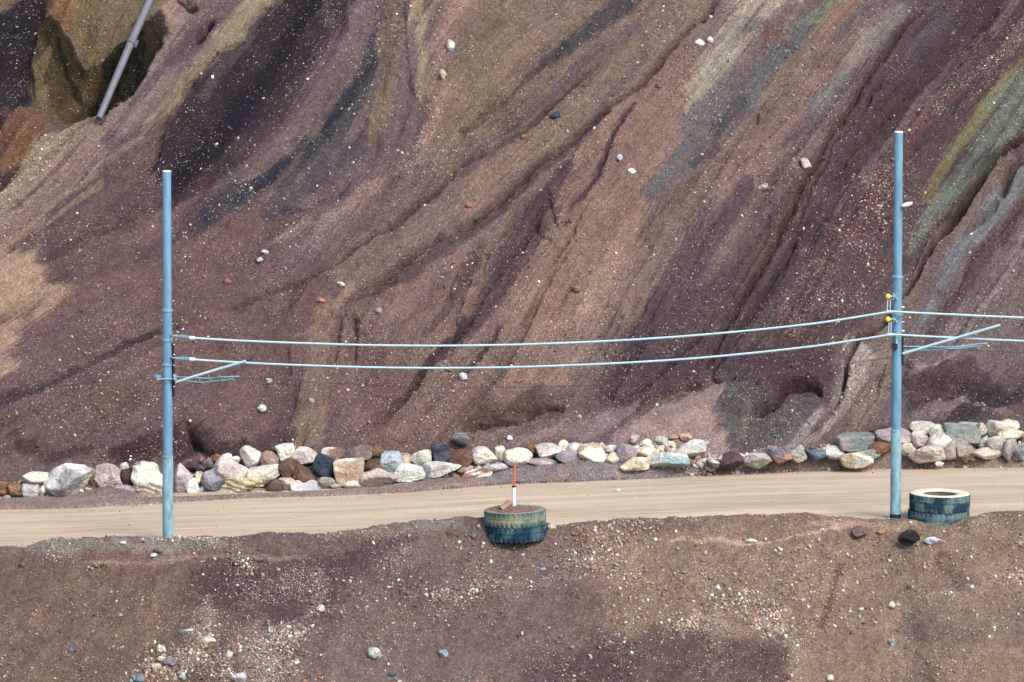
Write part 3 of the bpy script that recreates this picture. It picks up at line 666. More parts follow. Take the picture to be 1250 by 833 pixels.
st([(990,640,5),(1060,642,6),(1110,644,6)], (150,128,106), .7, .5, .8)
st([(1150,680,10),(1165,700,16),(1190,715,12)], (106,86,76), .7, .6, .8)
st([(1110,760,24),(1180,780,34),(1260,760,40)], (110,98,86), .8, .7, 1.0)
st([(1024,690,4),(1010,730,5),(995,765,4)], (108,88,70), .8, .5, .8)
# trails and heaps of pale gravel
for P, dn in (([(60,680,6),(110,690,4),(140,690,3)], 5), ([(250,730,9),(255,765,10),(235,800,12),(190,820,16)], 7), ([(355,770,12),(330,800,22),(290,830,24)], 14), ([(300,690,20),(360,700,26),(390,730,14)], 3.5), ([(390,700,7),(386,740,6),(350,765,8)], 6), ([(530,735,12),(600,720,8),(700,715,10)], 3.5), ([(470,690,10),(500,680,12)], 3),
              ([(830,770,10),(880,762,11),(930,765,12),(970,790,14),(965,830,12)], 8), ([(880,745,8),(910,735,10),(950,750,8)], 4), ([(1105,715,8),(1130,722,7),(1175,722,6),(1215,708,8),(1250,700,8)], 5), ([(700,690,14),(770,700,14)], 2.4), ([(700,650,10),(760,665,14),(880,660,10)], 2.4), ([(1190,640,8),(1250,650,14)], 3)):
    wm = max(p[2] for p in P); sl = B._box(P, wm * 2); d, sg, wd, t = B._dist(P, sl); B.S[sl] += 2.0 * dn * np.exp(-(d / wd) ** 2) * (.4 + 1.2 * fbm(BX_[sl] * 2, BT[sl] * 2, 4, 3))
    B.D[sl] += .05 * np.exp(-(d / wd) ** 2)
B.C = grade(B.C, .18, (1.20, 1.18, 1.22), .32, .108)
B.C *= (1 + .55 * (fbm(BX_ * 9, BT * 9, 3, 3, .8) - .5))[..., None].astype(np.float32)
B.C *= np.exp(.05 * BL1 + .03 * BL2 + .55 * (fbm(BX_ * 1.3, BT * 1.3, 7, 7, .7) - .5))[..., None].astype(np.float32)
onb = sst(-.6, .6, BT)
B.D += (onb * (.012 * np.minimum(BL2, 1) + (fbm(BX_ * .35, BT * .35, 9, 4) - .5) * .65 * sst(0, 2, BT)) + .22 * (fbm(BX_ * 2.0, BT * 2.0, 10, 6, .72) - .5)).astype(np.float32)
B.gully([(1024,690,5),(1010,730,6),(995,770,5)], .10)
B.blob(230,700,60,14,.12,-10); B.blob(160,664,110,9,.10,0,4)
bn = (0.0, -math.sin(R(34)), math.cos(R(34)))
kb = sst(-.2, 1.0, BT)
bPX = BX_; bPY = BY + B.D * bn[1] * kb; bPZ = BZ + B.D * (bn[2] * kb + 1 - kb)
n_, m_ = BX_.shape
ci = np.concatenate([-xl[::-1], np.arange(m_), m_ - 1 + xl]); ri = np.concatenate([np.arange(n_), n_ - 1 + wing(0, .08, 1.07, 46) / .042])
cj = mirror_index(ci, m_); rj = np.where(ri > n_ - 1, 2 * (n_ - 1) - ri, ri).clip(30).astype(int); rj[:30] = np.arange(30)
CXI, RYI = np.meshgrid(ci, ri); CJ, RJ = np.meshgrid(cj, rj)
wx = -26 + CXI * .042; wt = -1.6 + RYI * .042
over = np.clip(wt - 11.45, 0, None); src_over = wt[RJ * 0 + np.minimum(RJ, n_ - 1), CJ * 0] * 0
yy = bPY[RJ, CJ]; zz = bPZ[RJ, CJ]; tsrc = (-1.6 + RJ * .042)
yy = yy - (wt - tsrc) * .83 * (wt > 11.45); zz = zz - (wt - tsrc) * .83 * TA * (wt > 11.45)
xs = gx[0] + CJ * 0.0; zz = zz + (np.interp(wx, C_[:, 0], C_[:, 2]) - np.interp(-26 + CJ * .042, C_[:, 0], C_[:, 2]))
bank = grid_obj('embankment', wx, yy, zz, M_BANK, (np.clip(B.C, .004, .9) * ALB)[RJ, CJ]); tag(bank, kind='structure')
bank['label'] = 'brown earth bank falling away below the road'
# the pit floor far below, out to the horizon
fz_ = float(zz.min()) + .4
floor = mesh_obj('ground', [(-2500, -2500, fz_), (2500, -2500, fz_), (2500, 2500, fz_), (-2500, 2500, fz_)], [[0, 1, 2, 3]], paint_mat('pit_floor', (120, 104, 92), .95, .1, .3, 0, (1, 1, 1), .15), None, False)
tag(floor, kind='structure')

# ================================================================== loose gravel
def soup(name, X, Y, Z, C, dens, n, rmin, rmax, seed, region, pale=.3, flat=.7, nrm=(0, -.5, .86), grit=False):
    r_ = np.random.RandomState(seed)
    p = (dens * region).ravel().astype(float); p /= p.sum()
    idx = r_.choice(len(p), n, p=p)
    c = np.stack([X.ravel()[idx], Y.ravel()[idx], Z.ravel()[idx]], 1) + (r_.rand(n, 3) - .5) * [.04, .03, .01]
    rad = rmin * (rmax / rmin) ** (r_.rand(n) ** 3.0)
    ph = (1 + 5 ** .5) / 2; nv = 6 if grit else 12
    T = np.array([(-1, ph, 0), (1, ph, 0), (-1, -ph, 0), (1, -ph, 0), (0, -1, ph), (0, 1, ph), (0, -1, -ph), (0, 1, -ph), (ph, 0, -1), (ph, 0, 1), (-ph, 0, -1), (-ph, 0, 1)]) / 1.9
    Fc = np.array([(0,11,5),(0,5,1),(0,1,7),(0,7,10),(0,10,11),(1,5,9),(5,11,4),(11,10,2),(10,7,6),(7,1,8),(3,9,4),(3,4,2),(3,2,6),(3,6,8),(3,8,9),(4,9,5),(2,4,11),(6,2,10),(8,6,7),(9,8,1)])
    if grit:
        T = np.array([(1, 0, 0), (-1, 0, 0), (0, 1, 0), (0, -1, 0), (0, 0, 1), (0, 0, -1.)]) * 1.15
        Fc = np.array([(0,2,4),(2,1,4),(1,3,4),(3,0,4),(2,0,5),(1,2,5),(3,1,5),(0,3,5)])
    v = T[None] * (.65 + .6 * r_.rand(n, nv, 1)) + (r_.rand(n, nv, 3) - .5) * .5
    q = r_.randn(n, 4); q /= np.linalg.norm(q, axis=1)[:, None]; a, b, c2, d = q.T
    Rm = np.stack([1-2*(c2*c2+d*d), 2*(b*c2-a*d), 2*(b*d+a*c2), 2*(b*c2+a*d), 1-2*(b*b+d*d), 2*(c2*d-a*b), 2*(b*d-a*c2), 2*(c2*d+a*b), 1-2*(b*b+c2*c2)], 1).reshape(n, 3, 3)
    v = v * np.stack([np.ones(n), .6 + .4 * r_.rand(n), .4 + .4 * r_.rand(n)], 1)[:, None]
    v = np.einsum('nij,nkj->nki', Rm, v) * rad[:, None, None]
    v += (c + np.array(nrm) * rad[:, None] * .25)[:, None]
    soil = C.reshape(-1, 3)[idx]
    k = r_.rand(n)
    cc = soil * (.45 + 1.25 * r_.rand(n, 1)) * (1 + .14 * (r_.rand(n, 3) - .5))
    pal = lin(np.array([(214,206,196),(226,216,198),(196,186,178),(176,182,186),(204,190,160),(240,236,230)]))
    pick = pal[r_.randint(0, 6, n)] * (.5 + .5 * r_.rand(n, 1)); cc = np.where((k < pale)[:, None], pick, cc)
    mid = lin(np.array([(146,118,104),(160,146,132),(150,128,120),(126,130,136),(156,126,104),(104,92,88)]))[r_.randint(0, 6, n)]
    cc = np.where(((k > pale) & (k < pale + .22))[:, None], mid, cc)
    colr = np.repeat(cc[:, None], nv, 1)
    F = (Fc[None] + (np.arange(n) * nv)[:, None, None]).reshape(-1, 3)
    o = mesh_obj(name, v.reshape(-1, 3), F, M_GRAVEL, None, False, np.clip(colr, .01, .85) * ALB)
    return o
inview = (np.abs(GX) < 23).astype(float)
g1 = soup('gravel', PX, PY, PZ, S.C, np.clip(S.S, .05, 6) ** 1.6 * (.12 + 2.2 * sst(.42, .75, fbm(GX * .5, GY * .5, 3, 5, .6))) , 12000, .026, .085, 1, inview * (wallm * .95 + .05) , .22)
tag(g1, 'small stones scattered over the eroded pit wall', 'gravel', kind='stuff')
g4 = soup('gravel', PX, PY, PZ, S.C, np.clip(S.S, .15, 6) ** 1.3 * (.15 + 2.0 * sst(.38, .75, fbm(GX * .8, GY * .8, 6, 5, .6))) , 270000, .012, .032, 21, inview * (wallm * .9 + .1) , .22, grit=True)
g4['kind'] = 'stuff'; g4['label'] = 'fine grit covering the eroded pit wall'
g5 = soup('gravel', bPX, bPY, bPZ, B.C, np.clip(B.S, .3, 30) * (.15 + 2.0 * sst(.38, .75, fbm(BX_ * .8, BT * .8, 6, 4))), 120000, .011, .032, 22, (np.abs(BX_) < 21) * (BT < 9.5) * sst(-.6, .3, BT), .30, grit=True)
g5['kind'] = 'stuff'; g5['label'] = 'fine pale grit over the near bank'
g2 = soup('gravel', bPX, bPY, bPZ, B.C, np.clip(B.S, .05, 20) ** 1.15 * (.10 + 2.2 * sst(.42, .75, fbm(BX_ * .6, BT * .6, 3, 4))), 20000, .022, .090, 2, (np.abs(BX_) < 21) * (BT < 9.5) * sst(-.6, .3, BT), .26)
g2['kind'] = 'stuff'; g2['label'] = 'pale gravel strewn over the near bank'
g3 = soup('gravel', RX, RY, RZ, rc, 1 + 12 * sst(1.0, .0, np.abs(RY + .1)) + 12 * sst(1.2, 0, edge_y(RX) - RY), 4200, .012, .04, 3, (np.abs(RX) < 23) * (RY > -.8) * (RY < edge_y(RX)), .35, nrm=(0, 0, 1))
g3['kind'] = 'stuff'; g3['label'] = 'a few small stones lying on the dirt road'
def wall_point(px, py):
    """point of the finished pit wall seen at that place in the photo"""
    if not hasattr(wall_point, 'uv'):
        wall_point.uv = proj(PX, PY, PZ)
    u, v = wall_point.uv; d = (u - px) ** 2 + (v - py) ** 2; i = np.unravel_index(np.argmin(d), d.shape)
    return np.array([PX[i], PY[i], PZ[i]])
def bank_point(px, py):
    u, v = bank_point.uv if hasattr(bank_point, 'uv') else proj(bPX, bPY, bPZ); bank_point.uv = (u, v)
    d = (u - px) ** 2 + (v - py) ** 2 + np.where(BT < -.2, 1e6, 0); i = np.unravel_index(np.argmin(d), d.shape)
    return np.array([bPX[i], bPY[i], bPZ[i]])
# ================================================================== poles, wires
M_POLE = paint_mat('pale_blue_paint', (102, 146, 176), .55, .3, .2, 0, (1, 1, .3), 5)
M_POLE2 = paint_mat('weathered_blue_paint', (124, 162, 178), .6, .25, .34, 0, (1, 1, .35), 7)
M_STEEL = paint_mat('galvanised_blue_steel', (118, 160, 176), .5, .5, .15)
M_CABLE = paint_mat('pale_blue_cable', (168, 198, 212), .5, .3, .1)
M_NAVY = paint_mat('navy_rubber', (18, 34, 62), .6, .3, .1)
M_BLACK = paint_mat('black_plastic', (24, 28, 34), .5, .4, .1)
M_WHITE = paint_mat('white_plastic', (238, 240, 236), .45, .4, .04)
M_YELLOW = paint_mat('yellow_plastic', (246, 226, 50), .4, .4, .05)
M_RED = paint_mat('orange_red_paint', (206, 96, 80), .45, .4, .08)
M_THIN = paint_mat('dark_wire', (58, 66, 80), .5, .3, .05)
M_PIPE = paint_mat('grey_mauve_pipe', (104, 103, 116), .5, .35, .12)
def W(px, py, y): return at_y(px, py, y)
def pole(base, top, y, label, rings, sleeve):
    b, t = W(base[0], base[1], y), W(top[0], top[1], y); b = Vector(b); t = Vector(t)
    o = empty('utility_pole', b, label, 'pole', 'steel poles along the haul road')
    pt = lambda k: b + (t - b) * k
    py2k = lambda p: (base[1] - p) / (base[1] - top[1])
    ks = py2k(sleeve)
    lower = MB().tube([b + Vector((0, 0, -.6)), pt(ks * .5), pt(ks - .002), pt(ks)], [.178, .176, .175, .168], 32).build('lower_shaft', M_POLE2, o)
    kr = py2k(rings[0])
    MB().tube([pt(ks), pt(kr)], [.165, .158], 32).build('middle_shaft', M_POLE, o)
    MB().tube([pt(kr), pt(.998), pt(1.0)], [.150, .142, .136], 32).build('upper_shaft', M_POLE, o)
    MB().tube([pt(1.0), pt(1.0) + Vector((0, 0, .03)), pt(1.0) + Vector((0, 0, .05))], [.143, .14, .10], 32).build('cap', M_WHITE, o)
    for r_ in rings:
        k = py2k(r_); MB().tube([pt(k - .004), pt(k - .003), pt(k + .003), pt(k + .004)], [.16, .185, .185, .16], 32).build('clamp_band', M_STEEL, o)
    k = ks; MB().tube([pt(k - .003), pt(k - .002), pt(k + .002), pt(k + .003)], [.17, .186, .186, .17], 32).build('weld_collar', M_POLE2, o)
    return o, b, t
YP = .25
pl_, lb, lt = pole((205, 660), (203.5, 210), YP, 'pale blue steel pole standing at the far left end of both wires', (378, 414, 444), 557)
pr_, rb, rt_ = pole((1093, 637), (1097, 162), YP, 'pale blue steel pole standing beside the tyre pair without a marker', (337, 383), 525)
MB().tube([rb + Vector((0, 0, -.3)), rb + Vector((0, 0, .26))], .184, 32).build('base_sleeve', M_NAVY, pr_)
# left pole: dead ends, cross clamp, strut and its frame
def along(b, t, base, top, py): return b + (t - b) * ((base - py) / (base - top))
yf = YP - .30
for (p0, p1, p2, p3) in (((211, 410), (219, 411), (231, 412.4), (239, 413)), ((211, 437), (219, 438), (231, 438.6), (239, 439))):
    a, b_, c_, d_ = [Vector(W(*p, yf)) for p in (p0, p1, p2, p3)]
    a0 = a.copy(); a0.x -= .1; a0.y = YP
    MB().tube([a0, a, b_], [.03, .03, .045], 12).build('eye_bolt', M_STEEL, pl_)
    f = MB(); n_s = 6; P = []; Rr = []
    for i in range(n_s):
        for dk, r_ in ((0, .045), (.35, .085), (.5, .085), (.85, .05)):
            P.append(b_.lerp(c_, (i + dk) / n_s)); Rr.append(r_)
    f.tube(P, Rr, 14).build('insulator', M_STEEL, pl_)
    MB().tube([c_, c_.lerp(d_, .1), c_.lerp(d_, .9), d_], [.04, .062, .055, .035], 14).build('wire_sleeve', M_WHITE, pl_)
c = along(lb, lt, 660, 210, 463); cc = Vector(W(193, 463, YP - .2)); dd = Vector(W(214, 463, YP - .2))
m_ = MB().tube([cc, dd], .035, 10); m_.box(cc + Vector((0, 0, .05)), (.09, .3, .16)); m_.box(dd + Vector((0, 0, .05)), (.09, .3, .16)); m_.tube([cc + Vector((-.1, 0, .09)), cc + Vector((.1, 0, .09))], .03, 8); m_.tube([dd + Vector((-.08, 0, .09)), dd + Vector((.1, 0, .09))], .03, 8)
m_.build('cross_clamp', M_STEEL, pl_)
MB().tube([c + Vector((0, 0, -.06)), c + Vector((0, 0, .06))], .19, 32).build('clamp_band', M_STEEL, pl_)
MB().tube([W(214, 467, YP - .12), W(256, 454, YP - .3), W(300, 441, YP - .5)], [.045, .05, .045], 14).build('strut', M_CABLE, pl_)
m_ = MB().tube([W(214, 460, YP + .15), W(250, 462, YP + 1.2), W(292, 459.5, YP + 2.6)], .022, 8).tube([W(214, 464, YP + .15), W(246, 467, YP + 1.2), W(284, 463, YP + 2.6)], .022, 8)
for k in range(5):
    a = Vector(W(214 + 14 * k + 12, 461.5, YP + .15 + .45 * k + .4)); m_.tube([a + Vector((0, 0, .09)), a + Vector((.12, 0, -.10))], .014, 6)
m_.build('stay_frame', M_STEEL, pl_)
MB().tube([W(211, 419, YP - .05), W(211.5, 450, YP - .05), W(212, 484, YP - .05)], .05, 10).build('cable_guard', M_BLACK, pl_)
for py in (421, 433, 446, 458, 472): MB().box(W(212.6, py, YP - .1), (.05, .05, .03)).build('bolt', M_WHITE, pl_)
# right pole: post insulators with yellow caps, hanging rods, box, strut, lamp
for py in (362, 390):
    cpt = Vector(W(1084, py, YP - .32))
    MB().tube([Vector(W(1095, py + 1, YP)), cpt + Vector((.16, 0, 0)), cpt + Vector((.06, 0, 0))], [.03, .03, .04], 10).build('bracket', M_STEEL, pr_)
    m_ = MB().tube([Vector(W(1090, py - 4, YP - .2)), Vector(W(1095, py + 4, YP - .2))], .028, 8); m_.tube([Vector(W(1090, py + 4, YP - .2)), Vector(W(1095, py - 4, YP - .2))], .028, 8); m_.build('clamp', M_STEEL, pr_)
    MB().ball(cpt, (.085, .085, .09)).build('insulator_cap', M_YELLOW, pr_)
for (a, b_) in (((1083.5, 366), (1083, 380)), ((1086.8, 366), (1086.5, 380)), ((1085, 394), (1084.5, 409)), ((1087.8, 394), (1087.5, 408))):
    MB().tube([W(*a, YP - .33), W(*b_, YP - .33)], .018, 8).build('hanger_rod', M_CABLE, pr_)
for p in ((1085, 381), (1086, 409)):
    MB().tube([W(p[0] - 3, p[1], YP - .33), W(p[0] + 5, p[1] - .3, YP - .33)], .055, 12).build('wire_clamp', M_CABLE, pr_)
MB().box(W(1092, 423, YP - .2), (.19, .12, .19)).build('control_box', M_NAVY, pr_)
MB().tube([W(1094, 409, YP - .2), W(1094.5, 420, YP - .19)], .035, 10).build('down_lead', M_CABLE, pr_)
MB().tube([W(1101.5, 411, YP - .05), W(1102, 446, YP - .05)], .035, 10).build('cable_guard', M_BLACK, pr_)
for py in (375, 393, 404): MB().box(W(1102.3, py, YP - .08), (.1, .05, .035)).build('bolt', M_WHITE, pr_)
MB().tube([W(1102, 432, YP - .1), W(1160, 415, YP - .35), W(1221, 397, YP - .6)], [.05, .052, .045], 14).build('strut', M_CABLE, pr_)
m_ = MB().tube([W(1101, 423, YP + .15), W(1160, 424, YP + 1.2), W(1205, 419, YP + 2.6)], .022, 8).tube([W(1101, 428, YP + .15), W(1150, 427, YP + 1.2), W(1198, 422.5, YP + 2.6)], .022, 8)
for k in range(6):
    a = Vector(W(1120 + 14 * k, 424, YP + .5 + .38 * k)); m_.tube([a + Vector((0, 0, .07)), a + Vector((.15, 0, -.08))], .014, 6)
m_.build('stay_frame', M_STEEL, pr_)
lp = Vector(W(1107, 250, YP - .15))
m_ = MB().ball((0, 0, 0), (.20, .13, .075), 20); m_.v = [tuple(Matrix.Rotation(R(-18), 3, 'Y') @ Vector(v) + lp) for v in m_.v]; m_.build('lamp_head', M_WHITE, pr_)
MB().tube([Vector(W(1098, 253, YP)), lp + Vector((-.12, 0, -.05))], .02, 8).build('lamp_arm', M_STEEL, pr_)
def wire(name, pts, y, r, mat, label, group=None, strands=False):
    """a hanging wire through pixels pts, as a catenary-like smooth curve"""
    P = np.array(pts, float); xs_ = np.linspace(P[0, 0], P[-1, 0], 90)
    co = np.polyfit(P[:, 0], P[:, 1], min(2, len(P) - 1)); ys = np.polyval(co, xs_)
    err = P[:, 1] - np.polyval(co, P[:, 0]); ys = ys + np.interp(xs_, P[:, 0], err)
    o = MB().tube([W(a, b, y) for a, b in zip(xs_, ys)], r, 10).build(name, mat)
    return tag(o, label, 'wire', group)
GW = 'wires strung between the steel poles'
wire('overhead_wire', [(238, 413), (380, 419.5), (530, 422.3), (700, 418.5), (850, 409.5), (1000, 394.5), (1084, 381)], YP - .33, .037, M_CABLE, 'upper of the two thick pale blue wires sagging between the poles', GW)
wire('overhead_wire', [(238, 439.3), (380, 446.5), (530, 449.5), (700, 446), (850, 437.5), (1000, 422), (1085, 409)], YP - .33, .036, M_CABLE, 'lower of the two thick pale blue wires sagging between the poles', GW)
wire('overhead_wire', [(1089, 380.5), (1170, 384.5), (1250, 388), (1420, 391), (1700, 380)], YP - .33, .037, M_CABLE, 'upper pale blue wire running off to the right of the right pole', GW)
wire('overhead_wire', [(1091, 408.6), (1170, 412.7), (1250, 416.5), (1420, 420), (1700, 410)], YP - .33, .036, M_CABLE, 'lower pale blue wire running off to the right, behind the slanting strut', GW)
wire('overhead_wire', [(213, 458), (300, 462.5), (420, 468.5), (560, 473.5), (680, 472), (860, 463), (1092, 436)], YP + .25, .011, M_THIN, 'very thin dark wire hanging under the two thick wires', GW)
wire('overhead_wire', [(-160, 500), (0, 480), (90, 469), (192, 463)], YP + .1, .012, M_THIN, 'very thin wire running off to the left of the left pole', GW)
wire('overhead_wire', [(1102, 424), (1180, 427.5), (1250, 431), (1500, 436)], YP + .25, .011, M_THIN, 'very thin dark wire running off to the right below the thick wires', GW)

# the long pipe lying down the slope at the upper left
pa, pb, pm = at_slope(122, 142, .10), at_slope(186, -4, .9), at_slope(160, 52, .75)
pd = Vector(pb) - Vector(pa); dr = empty('drain_pipe', pa, 'long grey mauve pipe leaning down the slope at the upper left', 'pipe')
MB().tube([Vector(pa) - pd * .02, Vector(pm)], [.13, .155], 24).build('lower_pipe', M_PIPE, dr)
MB().tube([Vector(pm), Vector(pb) + pd * .6], [.155, .15], 24).build('upper_pipe', M_PIPE, dr)
u_ = (Vector(pb) - Vector(pm)).normalized(); MB().tube([Vector(pm) - u_ * .12, Vector(pm) - u_ * .1, Vector(pm) + u_ * .1, Vector(pm) + u_ * .12], [.155, .185, .185, .155], 24).build('coupling', M_PIPE, dr)
m_ = MB().box(Vector(pm) + Vector((.2, 0, -.05)), (.12, .14, .3), 0, 0, .4); m_.build('bolt_flange', M_PIPE, dr)
# ================================================================== tyres
M_TYRE = earth_mat('dusty_rubber', 6, .35, .3, (1, 1, 1), False, .02)
def tyre(loc, Ro, H, cols, seed, label, flare=0.0, lug=.035):
    """a tyre lying flat, its base at loc; cols(theta, h) -> displayed colour of the tread"""
    o = empty('tyre', loc, label, 'tyre', 'old truck tyres at the road edge')
    n = 240; th = np.linspace(0, 2 * np.pi, n, endpoint=False); rows = 22
    hs = np.linspace(.03, .97, rows); T, Hh = np.meshgrid(th, hs)
    Rr = Ro * (1 - .02 * np.abs(Hh * 2 - 1) ** 12) + flare * (1 - Hh)
    nl = 38
    ph = (T * nl / (2 * np.pi) + .25 * np.sin(Hh * 6) + .12 * vn(T * 9, Hh, seed)) % 1
    shoulder = sst(.18, .42, np.abs(Hh - .5)); cut = sst(.30, .18, np.abs(ph - .5)) * (.25 + .75 * shoulder)
    Rr = Rr - lug * cut - .012 * (np.abs(Hh - .5) < .03) + .01 * (vn(T * 4, Hh * 3, seed) - .5)
    Vv = np.stack([Rr * np.cos(T), Rr * np.sin(T), Hh * H], -1).reshape(-1, 3)
    i = np.arange(rows * n).reshape(rows, n); j = np.roll(i, -1, 1)
    F = np.stack([i[:-1], j[:-1], j[1:], i[1:]], -1).reshape(-1, 4)
    C_t = cols(T, Hh, cut)
    t_ = mesh_obj('tread', Vv, F, M_TYRE, o, True, np.clip(C_t, .003, .9) * ALB)
    def ringmesh(nm, prof, colr):
        P = np.array(prof); k = len(P); TT, KK = np.meshgrid(th, np.arange(k))
        v = np.stack([P[KK, 0] * np.cos(TT), P[KK, 0] * np.sin(TT), P[KK, 1]], -1).reshape(-1, 3)
        i = np.arange(k * n).reshape(k, n); j = np.roll(i, -1, 1); F = np.stack([i[:-1], j[:-1], j[1:], i[1:]], -1).reshape(-1, 4)
        cc = np.ones((k, n, 3)) * lin(colr) * (1 + .3 * (fbm(TT * 6, P[KK, 0] * 8, seed, 3)[..., None] - .5))
        return mesh_obj(nm, v, F, M_TYRE, o, True, cc * ALB)
    Ri = Ro * .56
    topc, inc = cols.top, cols.inner
    r95 = Ro * .984
    ringmesh('sidewall', [(r95 + flare * .05, .965 * H), (r95 * .985, .985 * H), (r95 * .93, 1.0 * H), (r95 * .82, 1.012 * H), (Ri * 1.12, .99 * H), (Ri, .955 * H), (Ri * .99, .91 * H)], topc)
    ringmesh('bead', [(Ri * .99, .91 * H), (Ri * 1.05, .84 * H), (Ri * 1.2, .6 * H), (Ri * 1.25, .5 * H), (Ri * 1.2, .3 * H), (Ri * .99, .08 * H)], inc)
    ringmesh('sidewall', [(Ri * .99, .08 * H), (Ri * 1.1, .01 * H), (r95 * .9, 0), (r95 * .985, .015 * H), (r95 + flare * .95, .035 * H)], (48, 66, 78))
    return o
class Cols:
    def __init__(s, a, b, top, inner, seed, band=None): s.a, s.b, s.top, s.inner, s.seed, s.band = a, b, top, inner, seed, band
    def __call__(s, T, H, cut):
        k = sst(.38, .68, fbm(T * 3 + s.seed, H * 2.5, s.seed, 4))[..., None]; c = lin(s.a) * (1 - k) + lin(s.b) * k
        if s.band is not None:
            m = (np.exp(-((H - .5) / .22) ** 2) * sst(.30, .5, fbm(T * 2.2, H * 2, s.seed + 2, 3)) * .85)[..., None]; c = c * (1 - m) + lin(s.band) * m
        st_ = (vn(T * 26, H * 1.2, 5) - .5)[..., None]
        return c * (1 + .45 * st_) * (1 - .25 * cut[..., None])
# marker pair
c1 = Vector(W(630.5, 640, -.95)); RT = 1.015
top1 = Vector(W(629.5, 621.5, -.95)).z; H1 = .50
l1 = Vector((c1.x - .02, -.95, top1 - 2 * H1 + .012)); l2 = Vector((c1.x - .04, -.95, top1 - H1))
tA = tyre(l1, RT, H1, Cols((28, 52, 72), (66, 96, 102), (50, 70, 84), (60, 60, 60), 1), 1, 'dark blue green tyre lying half sunk under the marker stake tyre')
tB = tyre(l2, RT, H1, Cols((66, 96, 100), (112, 126, 116), (128, 124, 112), (90, 84, 76), 2, (140, 142, 116)), 2, 'dusty grey green tyre filled with earth that holds the marker stake')
tA.rotation_euler = (0, R(-1.2), .1); tB.rotation_euler = (0, R(-1.6), .4)
# earth in the top tyre
n = 48; rr = np.linspace(0, .93, 18); TT, RR = np.meshgrid(np.linspace(0, 2 * np.pi, n, endpoint=False), rr)
hh = .07 * (1 - (RR / .93) ** 2) + .10 * (fbm(RR * np.cos(TT) * 3 + 9, RR * np.sin(TT) * 3 + 9, 3, 4) - .5) + .02 - .06 * (RR / .93) ** 6
v = np.stack([RR * np.cos(TT), RR * np.sin(TT), hh], -1).reshape(-1, 3); i = np.arange(18 * n).reshape(18, n); j = np.roll(i, -1, 1)
F = np.stack([i[:-1], j[:-1], j[1:], i[1:]], -1).reshape(-1, 4)
sf = mesh_obj('earth_fill', v + np.array([l2.x, l2.y, top1 - .0]), F, M_BANK, None, True, np.ones((len(v), 3)) * alb((146, 122, 110)))
tag(sf, 'heap of pinkish brown earth filling the marker stake tyre', 'earth')
# the stake
sx = Vector(W(627.5, 620, -.95)); sb = Vector((sx.x, -.95, top1 + .0))
stk = empty('marker_stake', sb, 'thin red and white marker stake with a black collar standing in the earth-filled tyre', 'marker')
z_at = lambda py: Vector(W(627.5, py, -.95)).z
MB().tube([sb + Vector((0, 0, -.1)), Vector((sx.x, -.95, z_at(594.5)))], .062, 20).build('white_section', M_WHITE, stk)
MB().tube([Vector((sx.x, -.95, z_at(595))), Vector((sx.x, -.95, z_at(593)))], .07, 20).build('black_collar', M_NAVY, stk)
MB().tube([Vector((sx.x, -.95, z_at(593))), Vector((sx.x + .02, -.95, z_at(570))), Vector((sx.x + .03, -.95, z_at(568)))], [.038, .036, .024], 20).build('red_section', M_RED, stk)
# the bent pipe stub
a, b_, c_ = Vector(W(611, 622.5, -1.35)), Vector(W(617, 618, -1.2)), Vector(W(622, 613.5, -1.0))
M_STUB = paint_mat('rusty_tube', (138, 112, 100), .7, .3, .2)
g_ = MB(); nn_ = 20
def hollow(g, P, ro, ri, n=20):
    P = [Vector(p) for p in P]; rings = []
    for r_ in (ro, ri):
        for i_, p in enumerate(P):
            t_ = (P[min(i_ + 1, len(P) - 1)] - P[max(i_ - 1, 0)]).normalized(); a_ = t_.cross(Vector((0, 0, 1))).normalized(); b2 = t_.cross(a_)
            rings.append([p + (a_ * math.cos(2 * math.pi * k / n) + b2 * math.sin(2 * math.pi * k / n)) * r_ for k in range(n)])
    m = len(P); v = [q for r in rings for q in r]; f = []
    for s_ in range(2):
        for i_ in range(m - 1):
            for k in range(n):
                q = [(s_ * m + i_) * n + k, (s_ * m + i_) * n + (k + 1) % n, (s_ * m + i_ + 1) * n + (k + 1) % n, (s_ * m + i_ + 1) * n + k]; f.append(q if s_ == 0 else q[::-1])
    for i_ in (0, m - 1):
        for k in range(n): f.append([i_ * n + k, i_ * n + (k + 1) % n, (m + i_) * n + (k + 1) % n, (m + i_) * n + k])
    g.add(v, f)
hollow(g_, [a, a.lerp(b_, .5), b_, c_], .105, .085)
tag(g_.build('pipe_stub', M_STUB), 'short open brown tube lying on the earth in the marker stake tyre', 'pipe')
# the pair beside the right pole
RT2 = 1.0; y2 = .15
top2 = Vector(W(1147, 601.5, y2)); H2 = .56
l4 = Vector((top2.x, y2, top2.z - H2)); l3 = Vector((top2.x - .02, y2, top2.z - 2 * H2 + .015))
tC = tyre(l3, RT2 + .01, H2, Cols((38, 66, 82), (92, 116, 116), (60, 76, 84), (70, 70, 66), 4), 4, 'dark blue green tyre half buried by the right pole under a pale topped tyre', .01, .03)
tD = tyre(l4, RT2, H2, Cols((34, 60, 78), (92, 118, 118), (208, 202, 184), (166, 162, 146), 6), 6, 'dark tyre with a cream dusted top lying open beside the right pole', 0, .012)
tC.rotation_euler = (R(.5), R(-1.5), .6); tD.rotation_euler = (R(.6), R(-1.0), 1.9)
